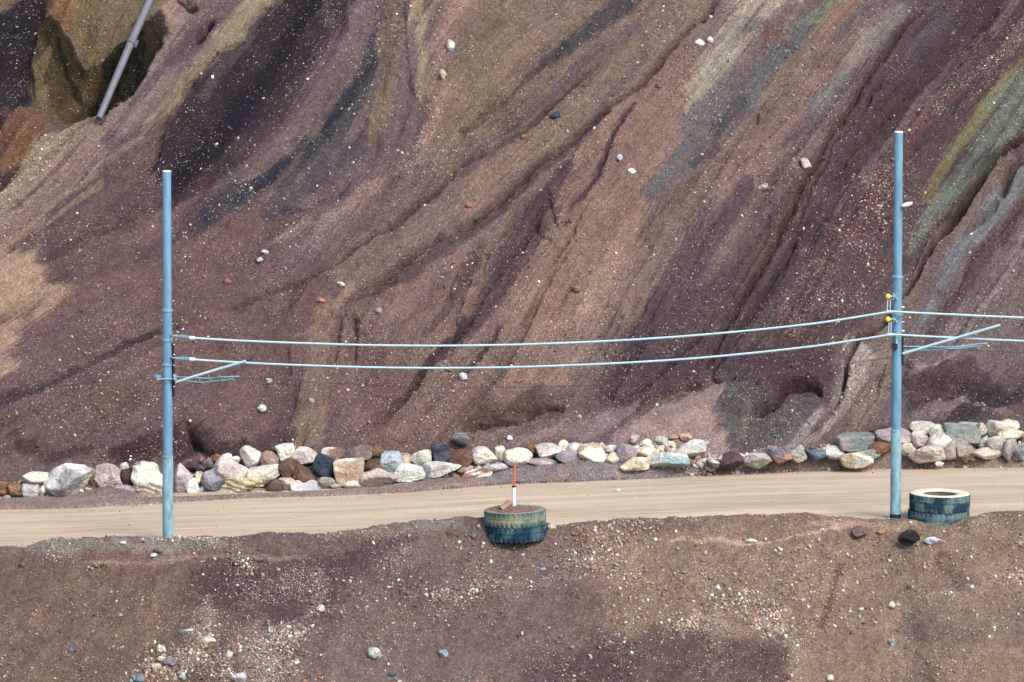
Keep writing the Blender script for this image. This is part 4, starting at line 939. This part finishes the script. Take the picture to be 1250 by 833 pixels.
# ================================================================== rocks
def ico(sub):
    bm = bmesh.new(); bmesh.ops.create_icosphere(bm, subdivisions=sub, radius=1)
    v = np.array([x.co[:] for x in bm.verts]); f = np.array([[x.index for x in p.verts] for p in bm.faces]); bm.free(); return v, f
ICO = {3: ico(3), 4: ico(4), 5: ico(5)}
def vn3(p, s):
    return (vn(p[:, 0] + 9.1, p[:, 1] + 3.3, s) + vn(p[:, 1] + 5.7, p[:, 2] + 8.2, s + 1) + vn(p[:, 2] + 2.9, p[:, 0] + 6.4, s + 2)) / 3
def rock(name, loc, dims, ca, cb, seed, rot=0.0, kind='a', label=None, group=None, sub=4, mix=.5):
    """one angular boulder: kind a = angular, r = rounded, b = blocky, l = layered"""
    r_ = np.random.RandomState(seed); n, F = ICO[sub]
    K = {'a': 11, 'r': 20, 'b': 10, 'l': 13}[kind]; pl = r_.randn(K, 3); pl /= np.linalg.norm(pl, axis=1)[:, None]
    if kind == 'b': pl[:6] = [(1, .1, .1), (-1, .1, -.1), (.1, -1, .15), (-.1, 1, 0), (.12, -.2, 1), (0, .1, -1)] + r_.randn(6, 3) * .12; pl /= np.linalg.norm(pl, axis=1)[:, None]
    h = {'a': .62 + .38 * r_.rand(K), 'r': .82 + .18 * r_.rand(K), 'b': np.r_[.68 + .08 * r_.rand(6), .8 + .2 * r_.rand(K - 6)], 'l': .66 + .34 * r_.rand(K)}[kind]
    d = n @ pl.T; q = np.where(d > .05, h / np.maximum(d, .05), 9.)
    sh = 34 if kind != 'r' else 16; rad = (np.minimum(q, 9.) ** -sh).sum(1) ** (-1 / sh); rad = np.minimum(rad, 1.25)
    v = n * rad[:, None]
    v *= (1 + .10 * (vn3(n * 2.2 + seed % 7, 1) - .5) + .08 * (vn3(n * 5 + seed % 5, 4) - .5) + .06 * (vn3(n * 11, 7) - .5) + .04 * (vn3(n * 23, 9) - .5))[:, None]
    if kind == 'l': v *= (1 + .05 * np.sin((n[:, 2] * 6 + n[:, 0] * 3 + 3 * vn3(n * 1.5, 3)) * 2.2))[:, None]
    sz = v.max(0) - v.min(0); v = (v - (v.max(0) + v.min(0)) / 2) / sz * np.array(dims)
    k = sst(.40, .60, vn3(n * 1.6 + seed % 9, 2) * .7 + vn3(n * 4 + 3, 5) * .3 + (mix - .5) * .35)[:, None]
    if cb is None: cb = tuple(int(c * .82) for c in ca)
    C = lin(ca) * k + lin(cb) * (1 - k); C = mute(C, .34) * 1.10; C = C * (1 + .45 * (vn3(n * 6 + 1, 8) - .5) + .30 * (vn3(n * 14 + 1, 10) - .5))[:, None]
    e = R(rot); c_, s_ = math.cos(e), math.sin(e)
    x, z = v[:, 0] * c_ + v[:, 2] * s_, -v[:, 0] * s_ + v[:, 2] * c_; v[:, 0], v[:, 2] = x, z
    o = mesh_obj(name, v, F, M_ROCK, None, True, np.clip(C, .01, .88) * ALB); o.location = loc
    return tag(o, label, 'rock', group)

CR, WH, PK, GY_, GM, BR, RB, DK, BL, GN, OR, YL = (214,206,182), (232,226,212), (206,188,176), (176,172,168), (142,130,136), (112,84,62), (126,84,62), (62,58,66), (118,134,150), (150,158,146), (156,104,66), (206,190,142)
SB = (52, 64, 84)
ROCKS = [ # px, py, w, h, colour, second colour, rot, kind, label
(4,596,12,13,OR,BR,0,'b','orange brown block cut off by the left edge of the picture'),
(19,598,17,13,OR,BR,0,'b','squat orange brown block second from the left end of the rock row'),
(8,608,9,6,GY_,None,0,'a','small pale stone in front of the leftmost brown blocks of the rock row'),
(46,585,33,15,PK,CR,-6,'a','long pinkish cream wedge lying on the small grey block near the left end'),
(37,599,18,13,GY_,BL,0,'b','light grey square block below the pinkish wedge near the left end'),
(52,598,12,10,WH,None,0,'r','small cream rock tucked against the left foot of the biggest white boulder'),
(84,588,56,37,(222,218,208),(150,148,150),0,'a','biggest boulder of the row, whitish with grey patches'),
(113,581,13,23,(140,112,66),BR,0,'a','narrow mustard brown rock between the biggest boulder and the knobbly pinkish one'),
(133,584,32,30,(202,190,180),(176,160,154),8,'a','knobbly pinkish grey boulder half sunk in a small soil heap'),
(152,572,10,12,WH,None,0,'r','small white upright stone perched between two boulders left of the left pole'),
(157,583,18,22,(86,62,52),DK,0,'a','dark brown rock under the small white upright stone'),
(154,599,28,14,(112,84,80),(150,140,140),0,'a','flat maroon and grey rock at the foot of the layered cream boulder, left side'),
(171,571,15,11,(160,148,150),None,0,'a','small grey rock leaning on the shoulder of the layered cream boulder'),
(181,585,36,37,(220,212,190),(186,172,156),0,'l','big cream boulder with layered ridges right beside the left pole'),
(223,584,23,31,(160,148,150),(190,176,168),0,'a','tall mauve grey boulder just right of the left pole'),
(233,569,15,10,(84,74,74),DK,0,'r','dark grey oval rock on top, a step right of the left pole'),
(245,572,12,9,(96,86,84),DK,0,'r','small dark grey rock beside the dark oval one near the left pole'),
(242,584,11,15,(204,190,156),None,0,'a','narrow creamy yellow stone just above the bright white cube'),
(236,593,16,15,(250,248,244),(236,232,226),6,'b','bright white cube shaped rock at road level right of the left pole'),
(246,562,8,7,(150,108,80),None,0,'a','tiny tan brown stone on top of the row right of the left pole'),
(254,566,12,12,(150,134,144),None,0,'a','small mauve stone wedged left of the big pinkish grey boulder'),
(264,559,15,8,(164,112,70),None,0,'r','flat orange brown stone lying on top of the big pinkish grey boulder'),
(277,558,11,8,(238,232,224),None,0,'a','small white triangular stone on the very top, left of the cream pentagon rock'),
(262,585,30,23,(132,130,152),(150,144,158),12,'a','blue mauve slab leaning under the big pinkish grey boulder'),
(282,572,42,27,(208,194,184),(180,164,158),-4,'a','big pinkish grey boulder right of the left pole, above the blue mauve slab'),
(286,561,14,7,WH,None,0,'a','flat white stone on the crest beside the cream pentagon rock'),
(306,558,24,22,(226,220,196),(196,188,170),0,'a','cream pentagon shaped boulder on the top layer left of the brown rocks'),
(294,594,50,20,(216,208,160),(186,168,120),0,'l','long lumpy cream yellow boulder at road level below the big pinkish grey one'),
(321,580,40,22,(222,212,172),(180,176,168),-22,'a','long grey to cream boulder slanting down right under the cream pentagon rock'),
(303,582,12,12,(108,94,98),None,0,'a','dark mauve rock in the gap beneath the cream pentagon rock'),
(329,562,21,20,(168,154,158),(150,120,100),0,'a','grey mauve block with a brown foot right of the cream pentagon rock'),
(349,553,21,19,(232,226,206),(206,196,180),-14,'b','slanted cream block on the top layer above the olive brown boulder'),
(336,549,14,8,(124,96,68),None,0,'a','brown flat stone behind the slanted cream block'),
(370,557,31,20,(214,196,188),(170,156,154),-6,'a','pale pinkish boulder on the top layer between the cream block and the slate blue rock'),
(353,572,29,22,(114,90,66),(94,72,56),0,'a','olive brown boulder in the middle of the row, under the slanted cream block'),
(371,581,25,20,(120,88,70),(96,70,60),10,'a','dark reddish brown wedge right below the olive brown boulder'),
(397,570,28,26,(58,72,96),(46,58,80),0,'a','dark slate blue boulder with a pointed top in the left half of the row'),
(386,552,18,15,(92,76,82),None,0,'a','dark mauve rock behind the slate blue boulder'),
(407,556,27,17,(226,210,204),(128,100,92),0,'a','white topped boulder with a brown underside above the slate blue one'),
(336,596,20,19,(82,62,58),(108,84,70),0,'a','dark brown rock at road level right of the long cream yellow boulder'),
(352,591,24,13,(204,182,166),None,0,'a','pinkish rock at road level beside the dark brown one'),
(374,594,36,13,(172,176,190),(200,192,188),-2,'a','long low bluish white rock at road level below the dark reddish wedge'),
(397,590,22,12,(176,172,162),None,0,'a','low grey cream rock at road level below the slate blue boulder'),
(412,592,20,11,(196,180,162),None,0,'a','low beige rock at road level just under the blocky cream boulder'),
(313,601,24,10,(158,142,136),None,0,'r','low greyish mound of rock at road level right of the cream yellow boulder'),
(436,556,35,20,(134,116,114),(112,94,90),-10,'r','large brownish mauve boulder on top beside the white topped one'),
(462,553,21,17,(122,94,62),(100,76,54),0,'r','olive brown rounded rock on top, left of the light blue one'),
(426,576,33,27,(232,224,196),(172,146,120),0,'b','big blocky cream boulder under the brownish mauve one'),
(457,570,22,17,(122,88,72),None,0,'r','rust brown rock tucked under the brownish mauve boulder'),
(478,565,25,24,(158,180,194),(136,152,168),0,'r','light blue rounded boulder in the left half of the row'),
(494,561,17,13,(206,174,152),None,0,'a','small pink beige rock between the light blue and the greenish dome rocks'),
(514,560,23,18,(204,208,172),(164,166,150),0,'r','greenish cream dome shaped rock right of the light blue boulder'),
(460,584,46,22,(170,158,158),(206,182,166),0,'a','wide grey rock with a pink end at road level under the light blue boulder'),
(431,591,22,10,(218,206,180),None,0,'a','small creamy rock at road level left of the wide grey and pink one'),
(500,577,34,17,(216,218,202),(184,190,178),0,'b','greenish white slab under the greenish dome rock'),
(538,553,22,17,(48,50,62),(78,84,100),0,'b','black slate block on the top layer, left of the middle'),
(562,537,22,14,(142,138,150),(116,112,124),0,'r','grey dome shaped boulder sitting alone above the row on the slope'),
(563,561,28,22,(130,92,70),(110,76,60),0,'r','big rust brown boulder below the lone grey dome boulder'),
(540,572,42,17,(206,204,200),(178,172,166),-8,'a','flat light grey boulder under the black slate block'),
(590,556,31,19,(224,216,190),(190,182,176),4,'a','cream boulder on the top layer right of the big rust brown one'),
(611,555,13,17,(226,216,178),None,0,'a','narrow cream stone left of the large yellowish boulder behind the stake'),
(581,580,36,13,(236,228,216),(150,104,92),-8,'a','white tilted rock with a red brown underside lying just left of the stake'),
(600,571,36,9,(178,182,190),None,-6,'a','flat blue grey rock behind the white tilted one'),
(568,573,18,8,(186,150,130),None,0,'a','small pinkish rock below the big rust brown boulder'),
(632,559,32,21,(232,224,184),(200,192,180),0,'r','large yellowish cream boulder right above the tip of the red stake'),
(647,549,17,12,(158,108,66),None,-14,'r','orange brown oval rock on the upper right of the yellowish boulder behind the stake'),
(669,551,29,17,(222,206,198),(186,172,166),0,'a','pinkish white boulder on the top layer right of the orange brown oval'),
(688,544,12,12,(216,208,188),None,0,'a','small cream stone between the two pinkish white rocks right of the stake'),
(701,548,17,13,(222,212,194),(190,180,170),-10,'r','small oval cream pink rock on top, right of the pinkish white boulder'),
(694,559,29,15,(148,138,150),(128,120,132),0,'a','mauve grey boulder under the small oval cream pink rock'),
(662,566,38,11,(186,168,166),None,6,'a','flat pinkish mauve rock sunk in the grey gravel heap right of the stake'),
(723,553,31,18,(234,226,198),(188,164,132),0,'b','bright cream squarish boulder above the grey gravel heap'),
(745,549,14,9,(230,224,212),None,-20,'a','small white stone on top between the cream and the blue teal boulders'),
(745,561,20,15,(206,200,166),(176,168,144),0,'a','cream olive rock beneath the small white stone, left of the blue teal boulder'),
(764,553,26,23,(128,144,156),(160,144,152),-16,'a','blue teal boulder with a mauve face in the right half of the row'),
(774,536,12,9,(222,196,200),None,0,'a','small pinkish white stone lying high above the blue teal boulder'),
(788,541,13,9,(226,218,192),None,0,'a','small cream stone just above the cream rock beside the blue teal boulder'),
(788,552,23,13,(234,224,186),None,0,'r','cream rock right beside the blue teal boulder'),
(776,566,35,15,(228,218,176),(200,180,150),0,'a','long cream yellow boulder below the blue teal one'),
(727,563,26,6,(208,170,158),None,0,'a','flat pinkish sliver under the bright cream squarish boulder'),
(815,562,48,18,(136,170,184),(202,204,180),6,'a','long pale turquoise boulder streaked with cream'),
(840,549,39,19,(204,200,190),(176,170,164),-6,'a','flat light grey wedge boulder above the pale turquoise one'),
(860,543,10,7,(164,188,206),None,0,'a','tiny light blue stone at the right tip of the light grey wedge boulder'),
(808,538,14,9,(216,208,190),None,0,'a','small cream stone on top of the row left of the two orange pink stones'),
(822,534,12,7,(196,150,110),None,0,'a','small orange stone high on the row, above the light grey wedge boulder'),
(837,534,14,8,(206,160,126),None,0,'r','small orange pink stone high on the row, right of the smaller orange one'),
(806,548,11,8,(210,200,176),None,0,'a','small beige stone between the cream rock and the light grey wedge boulder'),
(817,543,12,8,(224,218,200),None,0,'a','small pale stone just under the small orange stone'),
(873,568,21,14,(214,210,196),(104,92,88),0,'a','white and dark rock at the left of the dark mauve wedge, at road level'),
(893,563,27,19,(88,72,78),(76,62,70),0,'a','dark mauve pointed rock between the white and dark rock and the light grey one'),
(924,562,31,17,(196,186,178),(166,156,152),10,'a','ridged light grey rock right of the dark mauve pointed rock'),
(952,556,29,18,(94,104,124),(166,124,96),4,'a','blue grey boulder with an orange right end'),
(975,554,18,18,(206,200,186),(170,164,156),0,'a','squarish cream grey rock between the blue grey and the flat blue ones'),
(996,555,27,11,(94,122,150),None,0,'a','flat steel blue rock sunk in the soil, left of the grey teal slab'),
(1019,553,23,15,(208,202,194),(170,164,158),0,'a','light grey rock just right of the flat steel blue one'),
(1044,540,42,18,(104,124,124),(150,142,130),0,'b','grey teal slab on top, left of the right pole'),
(1067,534,9,11,(150,112,90),None,0,'a','small brown stone between the grey teal slab and the mauve rock at the pole'),
(1074,548,25,15,(146,94,62),(118,78,58),0,'r','rust brown boulder just left of the right pole'),
(1046,562,36,19,(246,238,210),(196,160,110),14,'a','bright cream wedge lying at the road edge left of the right pole'),
(1059,556,30,11,(150,160,144),None,-10,'a','flat grey green rock behind the bright cream wedge'),
(1091,533,42,18,(156,134,142),(176,156,156),0,'r','wide mauve boulder half hidden behind the right pole'),
(1080,525,34,9,(92,68,60),None,0,'a','dark brown flat rock on top, behind the right pole'),
(1127,522,31,13,(214,210,184),(180,176,160),6,'a','cream slab on top, first one right of the right pole'),
(1145,527,20,15,(214,208,180),None,0,'r','rounded cream rock on top between the cream slab and the big teal boulder'),
(1122,537,21,19,(176,160,156),(196,182,174),0,'a','pinkish grey rock under the cream slab right of the right pole'),
(1109,549,19,14,(204,192,162),None,12,'a','cream rock touching the right side of the right pole'),
(1132,554,42,20,(206,198,182),(180,168,154),0,'a','wide triangular cream grey boulder at the foot, right of the right pole'),
(1146,541,26,23,(210,206,196),(176,168,160),-40,'a','pale grey boulder slanting down right beneath the rounded cream rock'),
(1157,550,22,20,(178,170,162),None,0,'a','grey rock behind the open tyre, left of the small pinkish block'),
(1174,530,39,22,(116,134,130),(146,150,140),0,'b','big teal grey boulder right of the right pole'),
(1178,549,20,14,(190,176,164),None,0,'b','small pinkish block under the big teal grey boulder'),
(1180,519,26,7,(196,196,180),None,0,'a','thin pale slab lying on top of the big teal grey boulder'),
(1200,540,13,14,(174,186,168),None,0,'a','small green grey rock right of the big teal boulder'),
(1198,525,12,16,(198,192,172),None,0,'a','narrow grey cream rock on top right of the big teal boulder'),
(1214,524,21,22,(222,216,186),(186,176,156),-30,'a','cream rock leaning on top near the right end of the row'),
(1229,520,27,14,(234,226,190),None,0,'r','cream oval rock, the topmost near the right end'),
(1233,531,28,14,(232,224,186),(206,194,160),0,'r','cream rock beneath the topmost oval near the right end'),
(1216,544,22,19,(192,188,166),(160,160,146),0,'r','greenish cream rounded rock below the cream leaning rock near the right end'),
(1232,549,18,23,(176,162,156),None,0,'a','tall pinkish grey rock near the right edge of the picture'),
(1247,551,20,19,(160,166,172),None,0,'a','blue grey rock cut by the right edge of the picture'),
(1203,554,38,13,(216,200,180),(186,170,156),0,'a','long pink cream rock at the foot below the greenish cream one'),
(1147,566,10,6,(232,224,206),None,0,'a','small white stone lying on the road edge behind the open tyre'),
(1181,559,14,7,(140,106,78),None,0,'a','small brown rock beneath the small pinkish block'),
(1250,533,11,10,(176,158,168),None,0,'a','small mauve stone at the right edge of the picture'),
]
GR = 'rocks lined up along the far side of the road'
for i, (px, py, w_, h_, ca, cb, rot, kd, lab) in enumerate(ROCKS):
    foot = np.interp(px, [p[0] for p in FOOT], [p[1] for p in FOOT])
    c = at_slope(px, py, .10); sc_ = FPX / (c[1] - CAM[1]) 
    wm, hm = w_ / sc_ * 1.16, h_ / sc_ * 1.23; dm = min(max(wm, hm), 1.3 * min(wm, hm) + .25) * .9
    c = at_slope(px, py, .10 + .26 * min(dm, hm)); 
    rock('boulder', c, (wm, dm, hm), ca, cb, 100 + i * 7, rot, kd, lab, GR, 5 if w_ > 28 else 4)
# broken stone filling the gaps of the row
by = foot_yz(GX)[0]; hb = np.interp(GX, [-20, -15, -11, -8, 8, 9.5, 12, 18], [.5, .8, .9, 1.0, .7, .5, 1.0, 1.0])
fill_ = ((GY > by) & (GY < by + hb)) * (np.abs(GX) < 22) * sst(.30, .55, fbm(GX * .7, GY * 0 + 2, 3, 3))
g6 = soup('rubble', PX, PY, PZ, S.C * 1.1, np.ones(GX.shape), 5200, .05, .19, 31, fill_.astype(float), .4); g6['kind'] = 'stuff'; g6['label'] = 'small broken stone packed between the rocks of the roadside row'
# ---- loose stones, each on its own
LOOSE = [
(551,56,10,10,WH,GY_,'b','white block lying high on the slope beside a small bluish stone'),
(541,94,8,15,(206,190,150),None,'a','upright beige sliver below the white block high on the slope'),
(549,63,9,5,BL,None,'a','small bluish stone under the white block high on the slope'),
(678,143,12,10,(96,112,116),SB,'a','dark teal stone lying alone in the upper middle of the slope'),
(771,211,10,7,(238,234,224),None,'r','small bright white stone on the pebbly slope right of centre'),
(757,194,7,8,(170,184,204),None,'a','small light blue stone up left of the bright white one on the pebbly slope'),
(854,53,13,8,(226,222,214),None,'a','white stone, left one of a touching pair near the top'),
(867,50,8,8,(236,232,226),None,'a','white stone, right one of a touching pair near the top'),
(983,201,12,12,(206,210,206),GY_,'b','pale grey squarish stone on the purple slope left of the right pole'),
(931,231,13,9,(176,168,162),None,'a','light grey stone below left of the pale squarish one'),
(992,60,7,5,(150,180,180),None,'a','small turquoise stone near the top of the slope'),
(572,252,8,6,(180,116,84),None,'r','small orange stone just beside the long diagonal crack'),
(581,268,8,8,(100,108,104),None,'a','small slate stone below the orange one by the diagonal crack'),
(710,105,10,5,(150,92,76),None,'a','flat reddish stone in the upper middle of the slope'),
(797,101,9,6,(196,150,104),None,'a','tan orange stone near the top end of the long crack'),
(805,107,9,7,(120,104,116),None,'a','purple grey stone beside the tan orange one near the long crack'),
(640,168,8,6,(156,104,74),None,'a','small brown orange stone under the dark teal stone'),
(702,354,13,9,(170,118,88),None,'a','orange brown stone above the thick wires right of centre'),
(634,466,12,6,(150,108,86),None,'a','flat brown stone on the very thin wire line in the middle'),
(565,461,10,8,(196,196,200),None,'a','light grey stone just below the thick wires in the middle'),
(481,350,7,6,(232,222,202),None,'r','small cream stone on the middle slope above the wires'),
(462,382,8,9,(168,172,170),None,'a','grey stone just above the thick wires left of the middle'),
(416,348,10,5,(236,220,204),None,'a','flat pale stone at the lower end of the long crack'),
(547,452,10,6,(190,128,80),None,'a','orange stone touching the lower thick wire'),
(324,309,9,6,(232,224,214),None,'a','whitish flat stone in the reddish scree right of the left pole'),
(318,319,8,7,(186,190,190),None,'a','light grey stone just under the whitish flat one'),
(278,345,10,7,(178,118,92),None,'r','orange stone in the reddish scree right of the left pole'),
(392,368,12,6,(176,112,82),None,'r','orange brown stone left of the diagonal crack end'),
(320,500,11,9,(206,216,214),None,'a','whitish stone low on the slope above the cream pentagon boulder'),
(329,467,8,7,(206,210,210),None,'a','light grey stone under the thick wires right of the left strut'),
(381,491,7,7,(206,204,196),None,'r','pale stone on the tan gravel column below the wires'),
(622,536,7,7,(242,238,230),None,'r','little white stone on the slope above the boulder behind the stake'),
(707,510,5,5,(220,206,166),None,'r','tiny cream stone on the smooth tan apron'),
(1165,385,6,4,(206,200,190),None,'a','tiny pale stone below the right wires'),
]
for i, (px, py, w_, h_, ca, cb, kd, lab) in enumerate(LOOSE):
    c = wall_point(px, py); s_ = FPX / (c[1] - CAM[1]); wm, hm = w_ / s_ * 1.05, h_ / s_ * 1.1
    n_o = np.array([0, -math.sin(BETA), math.cos(BETA)]) * min(wm, hm) * .22
    rock('stone', c + n_o, (wm, min(wm, hm) * .9 + .05, hm), ca, cb, 900 + i * 5, random.Random(i).uniform(-15, 15), kd, lab, 'loose stones lying on the pit wall', 3)
NEAR = [
(1110,656,26,19,(96,82,92),(48,38,42),'a','dark purple angular rock in front of the open tyre'),
(1049,650,20,15,(108,86,88),(130,112,92),'a','small mauve brown rock on the bank left of the right pole'),
(1139,661,24,10,(206,214,226),(170,176,190),'a','flat bluish white stone right of the dark purple rock'),
(1076,649,10,5,(180,130,90),None,'a','flat orange stone on the bank below the right pole'),
(458,800,17,15,(216,220,206),(170,176,168),'a','white angular stone low on the near bank, left of the middle'),
(541,798,12,8,(150,180,200),None,'a','pale blue stone low on the near bank'),
(251,781,24,9,(216,212,192),(150,146,136),'a','long pale sliver stone on the near bank below the left pole'),
(229,772,15,7,(206,206,200),None,'a','whitish flat stone left above the long pale sliver'),
(197,792,11,8,(216,204,172),None,'r','cream stone above the two grey stones at the lower left'),
(208,808,16,12,(150,144,140),(120,116,116),'r','grey rounded stone near the bottom left of the bank'),
(191,815,13,9,(204,186,156),None,'r','beige stone beside the grey rounded one near the bottom left'),
(196,804,10,6,(232,220,180),None,'a','yellowish stone between the cream and beige ones near the bottom left'),
(279,799,11,11,(204,200,176),None,'a','cream grey stone left of the pale gravel spill'),
(291,829,20,13,(196,194,192),(160,158,158),'a','light grey stone cut by the bottom edge of the picture'),
(391,743,11,8,(226,224,214),None,'a','white stone on the dark purple soil of the near bank'),
(169,827,16,9,(120,140,156),(100,116,130),'a','dull blue stone at the bottom edge left of the grey ones'),
(222,826,9,10,(206,212,214),None,'a','small whitish stone at the bottom edge between blue and grey stones'),
(87,794,7,5,(104,130,170),None,'r','little blue stone at the lower left of the bank'),
(325,778,10,6,(88,126,140),None,'a','small teal stone above the pale gravel spill'),
(28,690,9,7,(112,98,92),None,'a','small dull brown stone at the far left of the bank'),
(193,673,11,6,(104,110,116),None,'r','small slate stone just below the left pole'),
(188,678,9,4,(220,222,214),None,'a','flat white stone under the small slate one below the left pole'),
(151,664,8,5,(238,234,222),None,'a','white stone on the gravel heap left of the left pole'),
(674,644,11,9,(208,200,166),None,'a','cream stone leaning at the right foot of the marker stake tyre'),
(917,661,14,5,(232,222,204),None,'a','flat cream stone on the pale path strip of the bank'),
(1088,739,10,8,(216,206,180),None,'a','small cream stone on the bank below the dark purple rock'),
(1089,785,8,10,(176,186,186),None,'a','small grey green stone low on the right part of the bank'),
(480,823,9,6,(80,104,116),None,'a','small dark teal stone at the bottom, right of the white angular one'),
(1013,828,9,8,(220,212,186),None,'r','cream pebble at the bottom edge right of the purple patch'),
(663,696,7,5,(150,176,214),None,'a','small light blue stone on the bank below the marker stake tyre'),
]
for i, (px, py, w_, h_, ca, cb, kd, lab) in enumerate(NEAR):
    c = bank_point(px, py + h_ * .15); s_ = FPX / (c[1] - CAM[1]); wm, hm = w_ / s_ * 1.05, h_ / s_ * 1.1
    rock('stone', c + np.array([0, -.3, .35]) * min(wm, hm) * .6, (wm, min(wm, hm) * .9 + .05, hm), ca, cb, 1500 + i * 5, random.Random(i).uniform(-12, 12), kd, lab, 'loose stones lying on the near bank', 4 if w_ > 14 else 3)
for (px, py, w_, h_, ca, lab) in ((754,600,8,3,(236,232,222),'small white stone lying on the bare road right of the marker stake'),):
    c = road_pt(px, py); rock('stone', c + np.array([0, 0, .04]), (w_ / 35, .16, .13), ca, None, 77, 0, 'a', lab, None, 3)
c = W(639, 616.5, -.7); rock('stone', np.array(c), (.28, .2, .13), (196, 214, 212), None, 78, 0, 'a', 'pale blue green stone on the earth in the marker stake tyre', None, 3)
